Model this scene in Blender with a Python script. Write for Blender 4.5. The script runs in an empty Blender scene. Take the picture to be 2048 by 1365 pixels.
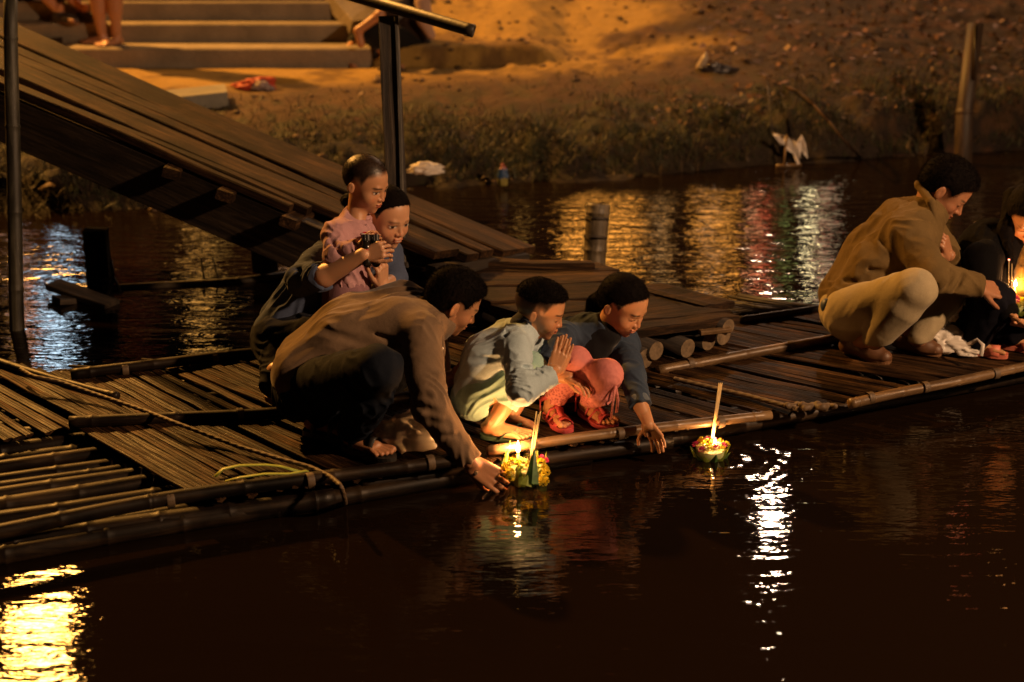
import bpy, math, random
import numpy as np
from mathutils import Vector, Matrix
import openvdb
random.seed(7); RNG = np.random.default_rng(7)
scene = bpy.context.scene
COL = scene.collection

# ------------------------------------------------------------------ camera, world, exposure
CAM_H = 2.2
FPX = 3000.0                       # focal length in pixels of a 2048 px wide picture
PITCH = math.atan(1082.5 / FPX)
SP, CP = math.sin(PITCH), math.cos(PITCH)
cam_data = bpy.data.cameras.new('camera')
cam = bpy.data.objects.new('camera', cam_data); COL.objects.link(cam)
cam.location = (0, 0, CAM_H)
cam.rotation_euler = (math.radians(90) - PITCH, 0, 0)
cam_data.sensor_width = 36.0
cam_data.lens = FPX / 2048 * 36.0
cam_data.clip_start = 0.1; cam_data.clip_end = 400
cam_data.dof.use_dof = True
cam_data.dof.focus_distance = 5.45
cam_data.dof.aperture_fstop = 1.9
scene.camera = cam

world = bpy.data.worlds.new('World'); scene.world = world; world.use_nodes = True
wn = world.node_tree.nodes; wl = world.node_tree.links
wbg = wn['Background']
wbg.inputs['Color'].default_value = (1.0, 0.62, 0.40, 1)      # night sky over a lit town
wbg.inputs['Strength'].default_value = 0.006

vs = scene.view_settings
vs.view_transform = 'Standard'; vs.look = 'None'; vs.exposure = 0.0; vs.gamma = 1.0; vs.use_curve_mapping = False
scene.render.engine = 'CYCLES'
scene.cycles.max_bounces = 6
scene.cycles.diffuse_bounces = 3; scene.cycles.glossy_bounces = 3
scene.cycles.transmission_bounces = 4
scene.cycles.caustics_reflective = False; scene.cycles.caustics_refractive = False
scene.cycles.sample_clamp_indirect = 4.0
scene.cycles.use_denoising = True

DSH = [0.0]                         # depth shift of the figure being built
def P(px, py, D):
    """world point seen at pixel (px, py) of the 2048x1365 picture, D metres along the camera axis"""
    D = D + DSH[0]; v = (py - 682.5) / FPX
    return np.array([(px - 1024) / FPX * D, D * (CP - v * SP), CAM_H - D * (SP + v * CP)])
def G(px, py, z=0.1):
    """world point on the horizontal plane z"""
    v = (py - 682.5) / FPX
    return P(px, py, (CAM_H - z) / (SP + v * CP) - DSH[0])
def depth_of(p):
    return p[1] * CP - (p[2] - CAM_H) * SP

# ------------------------------------------------------------------ lamps of the riverside (out of the frame, seen mirrored in the water)
def mirror_pos(px, py, dist):
    """where something stands whose mirror image in the water shows at (px, py), dist metres away on the ground"""
    w = G(px, py, 0.0); d = w - np.array([0, 0, CAM_H]); h = math.hypot(w[0], w[1])
    t = dist / h
    return np.array([w[0] * t, w[1] * t, CAM_H * (t - 1)])
SODIUM = (1.0, 0.43, 0.080)
LAMPS = [  # px, py of the mirror image, distance, colour, watts, radius
    (74, 1262, 21.0, SODIUM, 2400, 0.52),
    (1540, 950, 17.0, (1.0, 0.66, 0.44), 420, 0.13),
]
def lamp_light(pos, color, watts, radius, name='lamp_light'):
    l = bpy.data.lights.new(name, 'POINT'); l.energy = watts; l.color = color; l.shadow_soft_size = radius
    o = bpy.data.objects.new(name, l); COL.objects.link(o); o.location = pos
    return o
lamp_light(mirror_pos(*LAMPS[0][:3]), *LAMPS[0][3:])
lamp_light(mirror_pos(*LAMPS[1][:3]), *LAMPS[1][3:])
FEST = np.array([5.4, 2.1, 4.0])          # festival lamp on the quay to the right
lamp_light(FEST, (1.0, 0.57, 0.29), 2000, 0.16)
QUAY = np.array([-8.0, 14.6, 8.0])         # second sodium lamp, beyond the left end of the steps
lamp_light(QUAY, SODIUM, 11500, 0.18)

# ------------------------------------------------------------------ helpers: tagging, meshes
def tag(o, label=None, cat=None, group=None, kind=None):
    if label: o['label'] = label
    if cat: o['category'] = cat
    if group: o['group'] = group
    if kind: o['kind'] = kind
    return o
def empty(name, loc, label=None, cat=None, group=None, kind=None):
    o = bpy.data.objects.new(name, None); COL.objects.link(o); o.location = [float(v) for v in loc]
    o.empty_display_size = 0.1
    return tag(o, label, cat, group, kind)
def link_mesh(name, me, parent=None, world=None):
    o = bpy.data.objects.new(name, me); COL.objects.link(o)
    W = world if world is not None else Matrix.Identity(4)
    if parent is not None:
        o.parent = parent
        off = Vector((0, 0, 0)); q = parent
        while q is not None:
            off += q.location; q = q.parent
        W = Matrix.Translation(-off) @ W
    o.matrix_basis = W
    return o
def mesh_from(name, V, F, material=None, smooth=True, colors=None):
    me = bpy.data.meshes.new(name)
    V = np.asarray(V, dtype=np.float32)
    if isinstance(F, np.ndarray):
        n, k = F.shape
        me.vertices.add(len(V)); me.vertices.foreach_set('co', V.ravel())
        me.loops.add(n * k); me.loops.foreach_set('vertex_index', F.astype(np.int32).ravel())
        me.polygons.add(n)
        me.polygons.foreach_set('loop_start', np.arange(0, n * k, k, dtype=np.int32))
        me.update(calc_edges=True)
    else:
        me.from_pydata([tuple(map(float, v)) for v in V], [], F); me.update()
    if smooth: me.polygons.foreach_set('use_smooth', np.ones(len(me.polygons), dtype=bool))
    if colors is not None:
        a = me.color_attributes.new('Col', 'FLOAT_COLOR', 'POINT')
        c = np.ones((len(V), 4), dtype=np.float32); c[:, :3] = colors
        a.data.foreach_set('color', c.ravel())
    if material: me.materials.append(material)
    me.update()
    return me
def basis(x, up=(0, 0, 1)):
    """matrix whose X axis runs along x and whose Z is as near up as can be"""
    x = Vector([float(v) for v in x]).normalized(); u = Vector([float(v) for v in up])
    y = u.cross(x).normalized(); z = x.cross(y)
    return Matrix((x, y, z)).transposed().to_4x4()
def at(p, x=(1, 0, 0), up=(0, 0, 1)):
    return Matrix.Translation([float(v) for v in p]) @ basis(x, up)

def vhash(i, j, k, seed):
    h = (i.astype(np.int64) * 73856093) ^ (j.astype(np.int64) * 19349663) ^ (k.astype(np.int64) * 83492791) ^ (seed * 2654435761)
    h = (h ^ (h >> 13)) * 1274126177 & 0x7fffffff
    h = (h ^ (h >> 16)) & 0xffff
    return h.astype(np.float32) / 65535.0
def vnoise(p, seed=0):
    """value noise in -1..1 at points p (n,3)"""
    i = np.floor(p).astype(np.int64); f = (p - i).astype(np.float32); f = f * f * (3 - 2 * f)
    r = 0
    for dx in (0, 1):
        wx = f[:, 0] if dx else 1 - f[:, 0]
        for dy in (0, 1):
            wy = f[:, 1] if dy else 1 - f[:, 1]
            for dz in (0, 1):
                wz = f[:, 2] if dz else 1 - f[:, 2]
                r = r + wx * wy * wz * vhash(i[:, 0] + dx, i[:, 1] + dy, i[:, 2] + dz, seed)
    return r * 2 - 1
def fbm(p, seed=0, octaves=3):
    s = 0; a = 1; t = 0
    for o in range(octaves):
        s = s + a * vnoise(p * (2 ** o), seed + o * 17); t += a; a *= 0.5
    return s / t

# ------------------------------------------------------------------ signed distance modelling
class Sdf:
    def __init__(self): self.it = []
    def cap(self, a, b, ra, rb, k=0.02, sub=False, flat=None):
        a = np.asarray(a, float); b = np.asarray(b, float)
        self.it.append(('cap', a, b, ra, rb, k, sub, flat)); return self
    def sph(self, c, r, k=0.02, sub=False):
        return self.cap(c, np.asarray(c, float) + 1e-5, r, r, k, sub)
    def ell(self, c, r, R=None, k=0.02, sub=False):
        self.it.append(('ell', np.asarray(c, float), np.asarray(r, float), R, None, k, sub, None)); return self
    def half(self, c, n, rad, k=0.002):
        """cut away the side that n points to, within rad of c"""
        n = np.asarray(n, float); n = n / np.linalg.norm(n)
        self.it.append(('half', np.asarray(c, float), n, rad, None, k, True, None)); return self
    def func(self, lo, hi, fn, k=0.01, sub=False):
        self.it.append(('fn', np.asarray(lo, float), np.asarray(hi, float), fn, None, k, sub, None)); return self
    def mesh(self, h, disp=None, pad=0.03):
        lo = np.full(3, 1e9); hi = -lo
        for t in self.it:
            if t[6]: continue
            if t[0] == 'cap':
                r = max(t[3], t[4]); l = np.minimum(t[1], t[2]) - r; u = np.maximum(t[1], t[2]) + r
            elif t[0] == 'ell':
                r = max(t[2]); l = t[1] - r; u = t[1] + r
            elif t[0] == 'fn': l, u = t[1], t[2]
            lo = np.minimum(lo, l); hi = np.maximum(hi, u)
        pad = max(pad, 4 * h)
        lo -= pad; hi += pad
        n = np.ceil((hi - lo) / h).astype(int) + 1
        BIG = np.float32(max(0.06, 8 * h))
        d = np.full(n, BIG, dtype=np.float32)
        ax = [(lo[i] + h * np.arange(n[i])).astype(np.float32) for i in range(3)]
        for t in self.it:
            kind, k, sub = t[0], t[5], t[6]
            m = BIG * 0.8 + k
            if kind == 'cap':
                r = max(t[3], t[4]); l = np.minimum(t[1], t[2]) - r - m; u = np.maximum(t[1], t[2]) + r + m
            elif kind == 'ell':
                r = max(t[2]); l = t[1] - r - m; u = t[1] + r + m
            elif kind == 'half': l = t[1] - t[3] - h; u = t[1] + t[3] + h
            else: l = t[1] - m; u = t[2] + m
            i0 = np.clip(np.floor((l - lo) / h).astype(int), 0, n - 1); i1 = np.clip(np.ceil((u - lo) / h).astype(int) + 1, 1, n)
            if np.any(i1 <= i0): continue
            sl = tuple(slice(i0[q], i1[q]) for q in range(3))
            X = ax[0][sl[0]][:, None, None]; Y = ax[1][sl[1]][None, :, None]; Z = ax[2][sl[2]][None, None, :]
            if kind == 'cap':
                a, b, ra, rb = t[1], t[2], t[3], t[4]; ab = b - a; L2 = float(ab @ ab)
                s = ((X - a[0]) * ab[0] + (Y - a[1]) * ab[1] + (Z - a[2]) * ab[2]) / L2
                s = np.clip(s, 0, 1)
                dx = X - a[0] - s * ab[0]; dy = Y - a[1] - s * ab[1]; dz = Z - a[2] - s * ab[2]
                if t[7] is not None:       # flatten: (axis, factor) thinner along axis
                    fx, ff = t[7]; q = dx * fx[0] + dy * fx[1] + dz * fx[2]
                    e = np.sqrt(np.maximum(dx * dx + dy * dy + dz * dz + (ff * ff - 1) * q * q, 0))
                    dd = (e - (ra + (rb - ra) * s)) * np.float32(1.0 / (1 + 0.35 * (ff - 1)))
                else:
                    dd = np.sqrt(dx * dx + dy * dy + dz * dz) - (ra + (rb - ra) * s)
            elif kind == 'ell':
                c, r, R = t[1], t[2], t[3]
                x, y, z = X - c[0], Y - c[1], Z - c[2]
                if R is not None:
                    x, y, z = (x * R[0][0] + y * R[0][1] + z * R[0][2], x * R[1][0] + y * R[1][1] + z * R[1][2], x * R[2][0] + y * R[2][1] + z * R[2][2])
                k0 = np.sqrt((x / r[0]) ** 2 + (y / r[1]) ** 2 + (z / r[2]) ** 2)
                k1 = np.sqrt((x / r[0] ** 2) ** 2 + (y / r[1] ** 2) ** 2 + (z / r[2] ** 2) ** 2) + 1e-6
                dd = k0 * (k0 - 1) / k1
                dd = np.maximum(dd, -min(r))
            elif kind == 'half':
                c, nn, R = t[1], t[2], t[3]
                pl = (X - c[0]) * nn[0] + (Y - c[1]) * nn[1] + (Z - c[2]) * nn[2]
                sp = np.sqrt((X - c[0]) ** 2 + (Y - c[1]) ** 2 + (Z - c[2]) ** 2) - R
                dd = np.maximum(-pl, sp)
            else:
                dd = t[3](X, Y, Z)
            cur = d[sl]
            if sub:
                dd = -dd
                hh = np.clip(0.5 - 0.5 * (cur - dd) / k, 0, 1) if k > 0 else 0
                d[sl] = (np.maximum(cur, dd) if k <= 0 else cur + (dd - cur) * hh + k * hh * (1 - hh))
            else:
                hh = np.clip(0.5 + 0.5 * (cur - dd) / k, 0, 1)
                d[sl] = cur + (dd - cur) * hh - k * hh * (1 - hh)
        if disp is not None:
            w = np.nonzero(np.abs(d) < 0.028)
            if len(w[0]):
                p = np.stack([ax[0][w[0]], ax[1][w[1]], ax[2][w[2]]], 1)
                d[w] -= disp(p).astype(np.float32)
        np.clip(d, -BIG, BIG, out=d)
        g = openvdb.FloatGrid(float(BIG)); g.copyFromArray(np.ascontiguousarray(d))
        pts, quads = g.convertToQuads(0.0)
        pts = pts * h + lo
        return pts.astype(np.float32), quads[:, ::-1].astype(np.int32)
def join(parts):
    V = []; F = []; n = 0
    for v, f in parts:
        V.append(v); F.append(f + n); n += len(v)
    return np.concatenate(V), np.concatenate(F)
def folds(fdir, lam=0.05, amp=0.006, seed=1, stretch=0.22, fine=0.35):
    """cloth folds: crests that run along fdir, lam metres apart"""
    fd = np.asarray(fdir, float); fd = fd / np.linalg.norm(fd)
    o = np.cross(fd, (0.3, 0.5, 0.81)); o /= np.linalg.norm(o); q = np.cross(fd, o)
    M = np.stack([fd * stretch, o, q], 1) / lam
    def f(p):
        w = p + 0.45 * lam * np.stack([vnoise(p / (lam * 1.7), seed + 3), vnoise(p / (lam * 1.7), seed + 4), vnoise(p / (lam * 1.7), seed + 5)], 1)
        n = vnoise(w @ M, seed); m = vnoise(w @ M * 2.1 + 5.2, seed + 9)
        mask = 0.55 + 0.45 * vnoise(p / (lam * 3.5), seed + 21)
        u = p @ (q / lam) * .42 + 1.0 * vnoise(p / (lam * 3.2), seed + 31) + .30 * vnoise(p @ M * .8, seed + 33); sn = np.sin(u * 2 * math.pi); rid = 1 - np.abs(sn) ** 1.1 * 1.3
        gate = np.clip(.25 + 1.5 * vnoise(p / (lam * 1.9), seed + 35), 0, 1)
        return amp * (mask * .9 * ((1 - np.abs(n) * 2.6) + fine * (1 - np.abs(m) * 2)) + 1.0 * gate * rid)
    return f

# ------------------------------------------------------------------ materials
def new_mat(name):
    m = bpy.data.materials.new(name); m.use_nodes = True
    return m, m.node_tree.nodes, m.node_tree.links, m.node_tree.nodes['Principled BSDF']
def ramp(nodes, stops):
    r = nodes.new('ShaderNodeValToRGB'); e = r.color_ramp.elements
    while len(e) < len(stops): e.new(0.5)
    for q, (pos, c) in enumerate(stops):
        e[q].position = pos; e[q].color = (*c, 1) if len(c) == 3 else c
    return r
def mapping(nodes, links, scale, coord='Object', rand=True):
    tc = nodes.new('ShaderNodeTexCoord'); mp = nodes.new('ShaderNodeMapping')
    mp.inputs['Scale'].default_value = scale
    links.new(tc.outputs[coord], mp.inputs['Vector'])
    if rand:
        oi = nodes.new('ShaderNodeObjectInfo'); mu = nodes.new('ShaderNodeMath'); mu.operation = 'MULTIPLY'; mu.inputs[1].default_value = 37.0
        links.new(oi.outputs['Random'], mu.inputs[0]); links.new(mu.outputs[0], mp.inputs['Location'])
    return mp
def noise_tex(nodes, links, vec, scale, detail=4, rough=0.55, dist=0.0):
    n = nodes.new('ShaderNodeTexNoise'); n.inputs['Scale'].default_value = scale; n.inputs['Detail'].default_value = detail
    n.inputs['Roughness'].default_value = rough; n.inputs['Distortion'].default_value = dist
    if vec is not None: links.new(vec.outputs[0], n.inputs['Vector'])
    return n
def bump(nodes, links, src, strength, distance, normal_to, prev=None):
    b = nodes.new('ShaderNodeBump'); b.inputs['Strength'].default_value = strength; b.inputs['Distance'].default_value = distance
    links.new(src, b.inputs['Height'])
    if prev is not None: links.new(prev.outputs[0], b.inputs['Normal'])
    if normal_to is not None: links.new(b.outputs[0], normal_to)
    return b
def mat_simple(name, col, rough=0.6, var=0.25, scale=12.0, bumpd=0.001, bscale=60.0, sheen=0.0, spec=0.5, emit=None, metallic=0.0):
    m, n, l, b = new_mat(name)
    mp = mapping(n, l, (1, 1, 1))
    t = noise_tex(n, l, mp, scale, 5, 0.6)
    c = np.array(col)
    r = ramp(n, [(0.3, tuple(c * (1 - var))), (0.7, tuple(np.minimum(c * (1 + var), 1)))])
    l.new(t.outputs[0], r.inputs[0]); l.new(r.outputs[0], b.inputs['Base Color'])
    b.inputs['Roughness'].default_value = rough; b.inputs['Metallic'].default_value = metallic
    b.inputs['Specular IOR Level'].default_value = spec
    if sheen: b.inputs['Sheen Weight'].default_value = sheen
    if bumpd:
        t2 = noise_tex(n, l, mp, bscale, 4, 0.6); bump(n, l, t2.outputs[0], 1.0, bumpd, b.inputs['Normal'])
    if emit:
        b.inputs['Emission Color'].default_value = (*emit[:3], 1); b.inputs['Emission Strength'].default_value = emit[3]
    return m
def mat_cloth(name, col, weave=900.0, rough=0.85, var=0.12, sheen=0.25, bumpd=0.0006):
    m, n, l, b = new_mat(name)
    mp = mapping(n, l, (1, 1, 1), rand=False)
    t = noise_tex(n, l, mp, 9.0, 5, 0.6); t2 = noise_tex(n, l, mp, weave * 0.35, 2, 0.5)
    c = np.array(col)
    r = ramp(n, [(0.3, tuple(c * (1 - var))), (0.7, tuple(np.minimum(c * (1 + var), 1)))])
    l.new(t.outputs[0], r.inputs[0])
    mx = n.new('ShaderNodeMix'); mx.data_type = 'RGBA'; mx.blend_type = 'MULTIPLY'; mx.inputs['Factor'].default_value = 0.35
    l.new(r.outputs[0], mx.inputs['A']); l.new(t2.outputs[0], mx.inputs['B']); l.new(mx.outputs['Result'], b.inputs['Base Color'])
    b.inputs['Roughness'].default_value = rough; b.inputs['Sheen Weight'].default_value = sheen; b.inputs['Sheen Roughness'].default_value = 0.4
    b.inputs['Specular IOR Level'].default_value = 0.08
    t3 = noise_tex(n, l, mp, 55.0, 4, 0.6)
    b1 = bump(n, l, t3.outputs[0], 1.0, 0.0013, None); bump(n, l, t2.outputs[0], 1.0, bumpd, b.inputs['Normal'], b1)
    return m
def mat_attr(name, rough=0.5, sss=0.0, bumpd=0.0, bscale=400.0, sheen=0.0, spec=0.4):
    m, n, l, b = new_mat(name)
    a = n.new('ShaderNodeAttribute'); a.attribute_name = 'Col'
    l.new(a.outputs['Color'], b.inputs['Base Color']); b.inputs['Roughness'].default_value = rough
    b.inputs['Specular IOR Level'].default_value = spec
    if sss:
        b.inputs['Subsurface Weight'].default_value = sss; b.inputs['Subsurface Radius'].default_value = (1.0, 0.35, 0.18); b.inputs['Subsurface Scale'].default_value = 0.006
    if sheen: b.inputs['Sheen Weight'].default_value = sheen
    if bumpd:
        mp = mapping(n, l, (1, 1, 1), rand=False); t = noise_tex(n, l, mp, bscale, 3, 0.6); bump(n, l, t.outputs[0], 1.0, bumpd, b.inputs['Normal'])
    return m
def mat_wood(name, dark, light, rough=0.7, grain=1.0, bumpd=0.002, wet=0.0, spec=0.5, vary=(0.72, 1.25), stain=None):
    m, n, l, b = new_mat(name)
    mp = mapping(n, l, (1.2, 22 * grain, 22 * grain))
    t = noise_tex(n, l, mp, 2.2, 7, 0.7, 0.6)
    mp2 = mapping(n, l, (1.5, 3.5, 3.5)); t2 = noise_tex(n, l, mp2, 1.6, 6, 0.65)
    r = ramp(n, [(0.36, tuple(np.array(dark) * .7)), (0.47, dark), (0.62, light)]); l.new(t.outputs[0], r.inputs[0])
    r2 = ramp(n, [(0.36, (0.22, 0.19, 0.17)), (0.60, (1, 1, 1))]); l.new(t2.outputs[0], r2.inputs[0])
    mx = n.new('ShaderNodeMix'); mx.data_type = 'RGBA'; mx.blend_type = 'MULTIPLY'; mx.inputs['Factor'].default_value = 0.75
    l.new(r.outputs[0], mx.inputs['A']); l.new(r2.outputs[0], mx.inputs['B'])
    oi = n.new('ShaderNodeObjectInfo'); hv = n.new('ShaderNodeHueSaturation')
    mr = n.new('ShaderNodeMapRange'); mr.inputs['To Min'].default_value = vary[0]; mr.inputs['To Max'].default_value = vary[1]; b.inputs['Specular IOR Level'].default_value = spec
    l.new(oi.outputs['Random'], mr.inputs['Value']); l.new(mr.outputs[0], hv.inputs['Value'])
    l.new(mx.outputs['Result'], hv.inputs['Color']); last = hv.outputs[0]
    if stain:
        ge = n.new('ShaderNodeNewGeometry'); ns = n.new('ShaderNodeTexNoise'); ns.inputs['Scale'].default_value = stain; ns.inputs['Detail'].default_value = 6; ns.inputs['Roughness'].default_value = .62; l.new(ge.outputs['Position'], ns.inputs['Vector'])
        rs = ramp(n, [(.40, (.16, .13, .11)), (.54, (1, 1, 1))]); l.new(ns.outputs[0], rs.inputs[0]); ms = n.new('ShaderNodeMix'); ms.data_type = 'RGBA'; ms.blend_type = 'MULTIPLY'; ms.inputs['Factor'].default_value = .85
        l.new(last, ms.inputs['A']); l.new(rs.outputs[0], ms.inputs['B']); last = ms.outputs['Result']
    l.new(last, b.inputs['Base Color'])
    rr = n.new('ShaderNodeMapRange'); rr.inputs['From Min'].default_value = 0.35; rr.inputs['From Max'].default_value = 0.65
    rr.inputs['To Min'].default_value = max(0.08, rough - wet); rr.inputs['To Max'].default_value = rough
    l.new(t2.outputs[0], rr.inputs['Value']); l.new(rr.outputs[0], b.inputs['Roughness'])
    bump(n, l, t.outputs[0], 1.0, bumpd, b.inputs['Normal'])
    return m
SKIN = mat_attr('skin', 0.40, sss=0.22, bumpd=0.0006, bscale=420, spec=0.5)
HAIR = mat_attr('hair', 0.78, bumpd=0.0, spec=0.06)
# ------------------------------------------------------------------ people
def orth(f, u):
    f = np.asarray(f, float); f = f / np.linalg.norm(f); u = np.asarray(u, float)
    u = u - f * (u @ f); u = u / np.linalg.norm(u); r = np.cross(f, u)
    return np.stack([r, f, u], 0)       # rows: right, forward, up
def ss(a, b, x): 
    t = np.clip((x - a) / (b - a), 0, 1); return t * t * (3 - 2 * t)
def head(c, fwd, up, size, neck, child=False, female=False, skin=(0.46, 0.235, 0.125), hair='short', eyes='down', smile=False, neck_r=0.055, seed=3):
    """returns skin (V, F, colours) and hair (V, F, colours); modelled with chin-to-crown = 1"""
    R = orth(fwd, up); c = np.asarray(c, float)
    child = child or female; s = Sdf()
    s.ell((0, -0.05, 0.14), (0.335, 0.42, 0.37), k=0.05)
    s.ell((0, 0.10, -0.04), (0.275, 0.265, 0.36), k=0.06)
    s.ell((0, 0.11, -0.26), (0.215, 0.225, 0.185) if not child else ((0.24, 0.225, 0.175) if hair == 'buzz' else (0.22, 0.215, 0.175)), k=0.08)
    s.sph((0, 0.27, -0.385), 0.072 if not child else 0.062, k=0.09)
    child = child or female; cr = 0.115 if not child else (0.145 if not female else 0.128)
    for sx in (-1, 1):
        s.sph((sx * 0.145, 0.205, -0.135), cr, k=0.06)
        s.ell((sx * 0.14, 0.405, 0.0), (0.085, 0.07, 0.055), k=0.05, sub=True)
        s.ell((sx * 0.135, 0.290, -0.004), (0.075, 0.055, 0.05), k=0.02)
        ea = .42; s.ell((sx * 0.355, -0.055, -0.035), (0.026, 0.075 if not child else 0.064, 0.118 if not child else 0.100), R=np.array([[math.cos(ea), sx * math.sin(ea), 0], [-sx * math.sin(ea), math.cos(ea), 0.12], [0, -0.12, 1]]), k=0.014)
        s.ell((sx * 0.392, -0.035, -0.025), (0.022, 0.036, 0.062), k=0.012, sub=True)
    s.cap((-0.13, 0.315, 0.075), (0.13, 0.315, 0.075), 0.05, 0.05, k=0.05)
    s.cap((0, 0.345, 0.03), (0, 0.398 if child else 0.425, -0.125), 0.024, 0.042 if child else 0.046, k=0.035)
    for sx in (-1, 1): s.sph((sx * 0.048, 0.37, -0.135), 0.036, k=0.02)
    s.ell((0, 0.27, -0.235), (0.13, 0.105, 0.11), k=0.05)
    w = 0.105 if smile else 0.08; zz = 0.012 if smile else 0
    s.ell((0, 0.375, -0.228), (w * 0.9, 0.028, 0.02), k=0.012); s.ell((0, 0.368, -0.268), (w * 0.75, 0.03, 0.023), k=0.012)
    s.cap((-w, 0.362, -0.247 + zz), (w, 0.362, -0.247 + zz), 0.010, 0.010, k=0.012, sub=True)
    nl = R @ (np.asarray(neck, float) - c) / size; nr = neck_r / size
    s.cap((0, -0.10, -0.16), nl, nr * 0.98, nr * 1.12, k=0.09)
    V, F = s.mesh(0.0115, pad=0.05)
    x, y, z = V[:, 0], V[:, 1], V[:, 2]; ax_ = np.abs(x)
    C = np.tile(np.array(skin, np.float32), (len(V), 1))
    n = fbm(V * 7, seed)[:, None]; C *= (1 + 0.10 * n)
    def mixc(mask, col):
        nonlocal C
        C = C * (1 - mask[:, None]) + np.array(col, np.float32)[None, :] * mask[:, None]
    # redder cheeks, nose, ears
    red = np.maximum(ss(0.13, 0.03, np.hypot(ax_ - 0.16, z + 0.12)) * (y > 0.1), ss(0.08, 0.02, np.hypot(x, z + 0.13)) * (y > 0.3)) * 0.35
    mixc(red, (skin[0] * 1.05, skin[1] * 0.72, skin[2] * 0.7))
    # lips
    lz = z + 0.247 - (0.9 * x * x if smile else -0.3 * x * x)
    lip = ss(w * 1.05, w * 0.8, ax_) * ss(0.040, 0.026, np.abs(lz)) * (y > 0.3); mixc(lip * 0.8, (skin[0] * 0.82, skin[1] * 0.42, skin[2] * 0.45))
    mixc(ss(w * 1.05, w * 0.9, ax_) * ss(0.011, 0.004, np.abs(lz)) * (y > 0.3) * 0.85, (0.06, 0.015, 0.01))
    if smile: mixc(ss(w * 0.75, w * 0.6, ax_) * ss(0.012, 0.006, np.abs(lz - 0.0)) * (y > 0.3), (0.75, 0.68, 0.58))
    # nostrils: shade of the openings painted into the skin
    mixc(ss(0.022, 0.010, np.hypot(ax_ - 0.035, (z + 0.163) * 1.4)) * (y > 0.34) * 0.8, (0.05, 0.02, 0.012))
    # brows
    bz = z - (0.088 - 1.1 * (ax_ - 0.14) ** 2); mixc(ss(0.022, 0.010, np.abs(bz)) * ss(0.04, 0.07, ax_) * ss(0.24, 0.19, ax_) * (y > 0.15) * (0.5 if female else 0.85), (0.03, 0.018, 0.011))
    # eyes
    ez = z - 0.002 + 1.2 * (ax_ - 0.14) ** 2
    if eyes == 'down':
        mixc(ss(0.013, 0.005, np.abs(ez + 0.022)) * ss(0.075, 0.055, np.abs(ax_ - 0.14)) * (y > 0.15) * 0.95, (0.015, 0.008, 0.005))
        mixc(ss(0.010, 0.004, np.abs(ez - 0.034)) * ss(0.07, 0.05, np.abs(ax_ - 0.14)) * (y > 0.15) * 0.5, (skin[0] * 0.45, skin[1] * 0.4, skin[2] * 0.4))
    else:
        op = ss(0.025, 0.017, np.abs(ez + 0.003)) * ss(0.068, 0.058, np.abs(ax_ - 0.14)) * (y > 0.15)
        mixc(op, (0.62, 0.55, 0.48))
        mixc(op * ss(0.030, 0.022, np.abs(x - np.sign(x) * 0.14 - 0.015)), (0.02, 0.01, 0.006))
        mixc(ss(0.011, 0.004, np.abs(ez - 0.020)) * ss(0.078, 0.06, np.abs(ax_ - 0.14)) * (y > 0.15) * 0.95, (0.012, 0.007, 0.005))
    # hairline of the painted scalp
    ny = fbm(V * 25, seed + 5) * 0.02
    hl = np.interp(y, [-0.5, -0.25, -0.14, -0.06, 0.04, 0.10, 0.17, 0.30, 0.4], [-0.26, -0.22, -0.12, 0.10, 0.10, 0.03, 0.20, 0.285, 0.33]) + ny
    if hair == 'up': hl = hl + .05 * ss(.1, .3, y)
    hm = ss(-0.02, 0.05, z - hl) * (1 - (ss(0.325, 0.345, ax_) * (z < 0.09) * (y > -0.14) * (y < 0.1)))
    HC = np.array((0.0045, 0.0030, 0.0024))
    if hair in ('buzz', 'fade'):
        fade = ss(-0.04, 0.15, z - hl + 0.02) * 0.90 + 0.05
        mixc(hm * fade, HC * 1.6)
    else:
        mixc(hm, HC)
    W = V @ R * size + c
    out = [(W, F, C)]
    # hair volume
    hs = Sdf()
    th = dict(short=0.020, fade=0.012, buzz=0.004, up=0.012, long=0.045, thick=0.034)[hair]
    hs.ell((0, -0.05, 0.145), (0.335 + th, 0.42 + th, 0.37 + th * 1.2), k=0.03)
    if hair in ('short', 'fade', 'thick'):
        hs.ell((0, 0.10, 0.36 if hair != 'fade' else 0.34), (0.25, 0.25, 0.14 if hair != 'thick' else 0.16), k=0.08)
    if hair in ('short', 'thick'): hs.ell((0, -0.16, -0.06), (0.28, 0.27, 0.22), k=0.08)
    if hair == 'up':
        hs.ell((0, -0.20, 0.02), (0.27, 0.26, 0.24), k=0.1)
    if hair == 'long':
        hs.ell((0, -0.12, -0.15), (0.36, 0.34, 0.5), k=0.1)
    yk = [-0.5, -0.25, -0.12, -0.04, 0.05, 0.12, 0.2, 0.30, 0.45]
    if hair == 'fade': zk = [0.17, 0.16, 0.18, 0.22, 0.23, 0.25, 0.29, 0.31, 0.33]
    elif hair == 'buzz': zk = [0.12, 0.12, 0.12, 0.14, 0.16, 0.2, 0.25, 0.31, 0.35]
    elif hair == 'up': zk = [-0.30, -0.24, -0.06, 0.11, 0.12, 0.15, 0.26, 0.34, 0.38]
    elif hair == 'long': zk = [-0.8, -0.8, -0.8, -0.6, -0.1, 0.15, 0.28, 0.32, 0.35]
    else: zk = [-0.30, -0.24, -0.10, 0.11, 0.09, 0.03, 0.20, 0.28, 0.31]
    def cutf(X, Y, Z):
        return (Z + 0 * X - np.interp(Y, yk, zk).astype(np.float32)) * 0.75 + 0.006 * np.sin(X * 55 + Y * 30) * np.sin(Y * 47 - X * 13)
    hs.func((-0.6, -0.6, -0.9), (0.6, 0.6, 0.7), lambda X, Y, Z: cutf(X, Y, Z) + 0 * X, k=0.03, sub=True) if False else None
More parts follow.
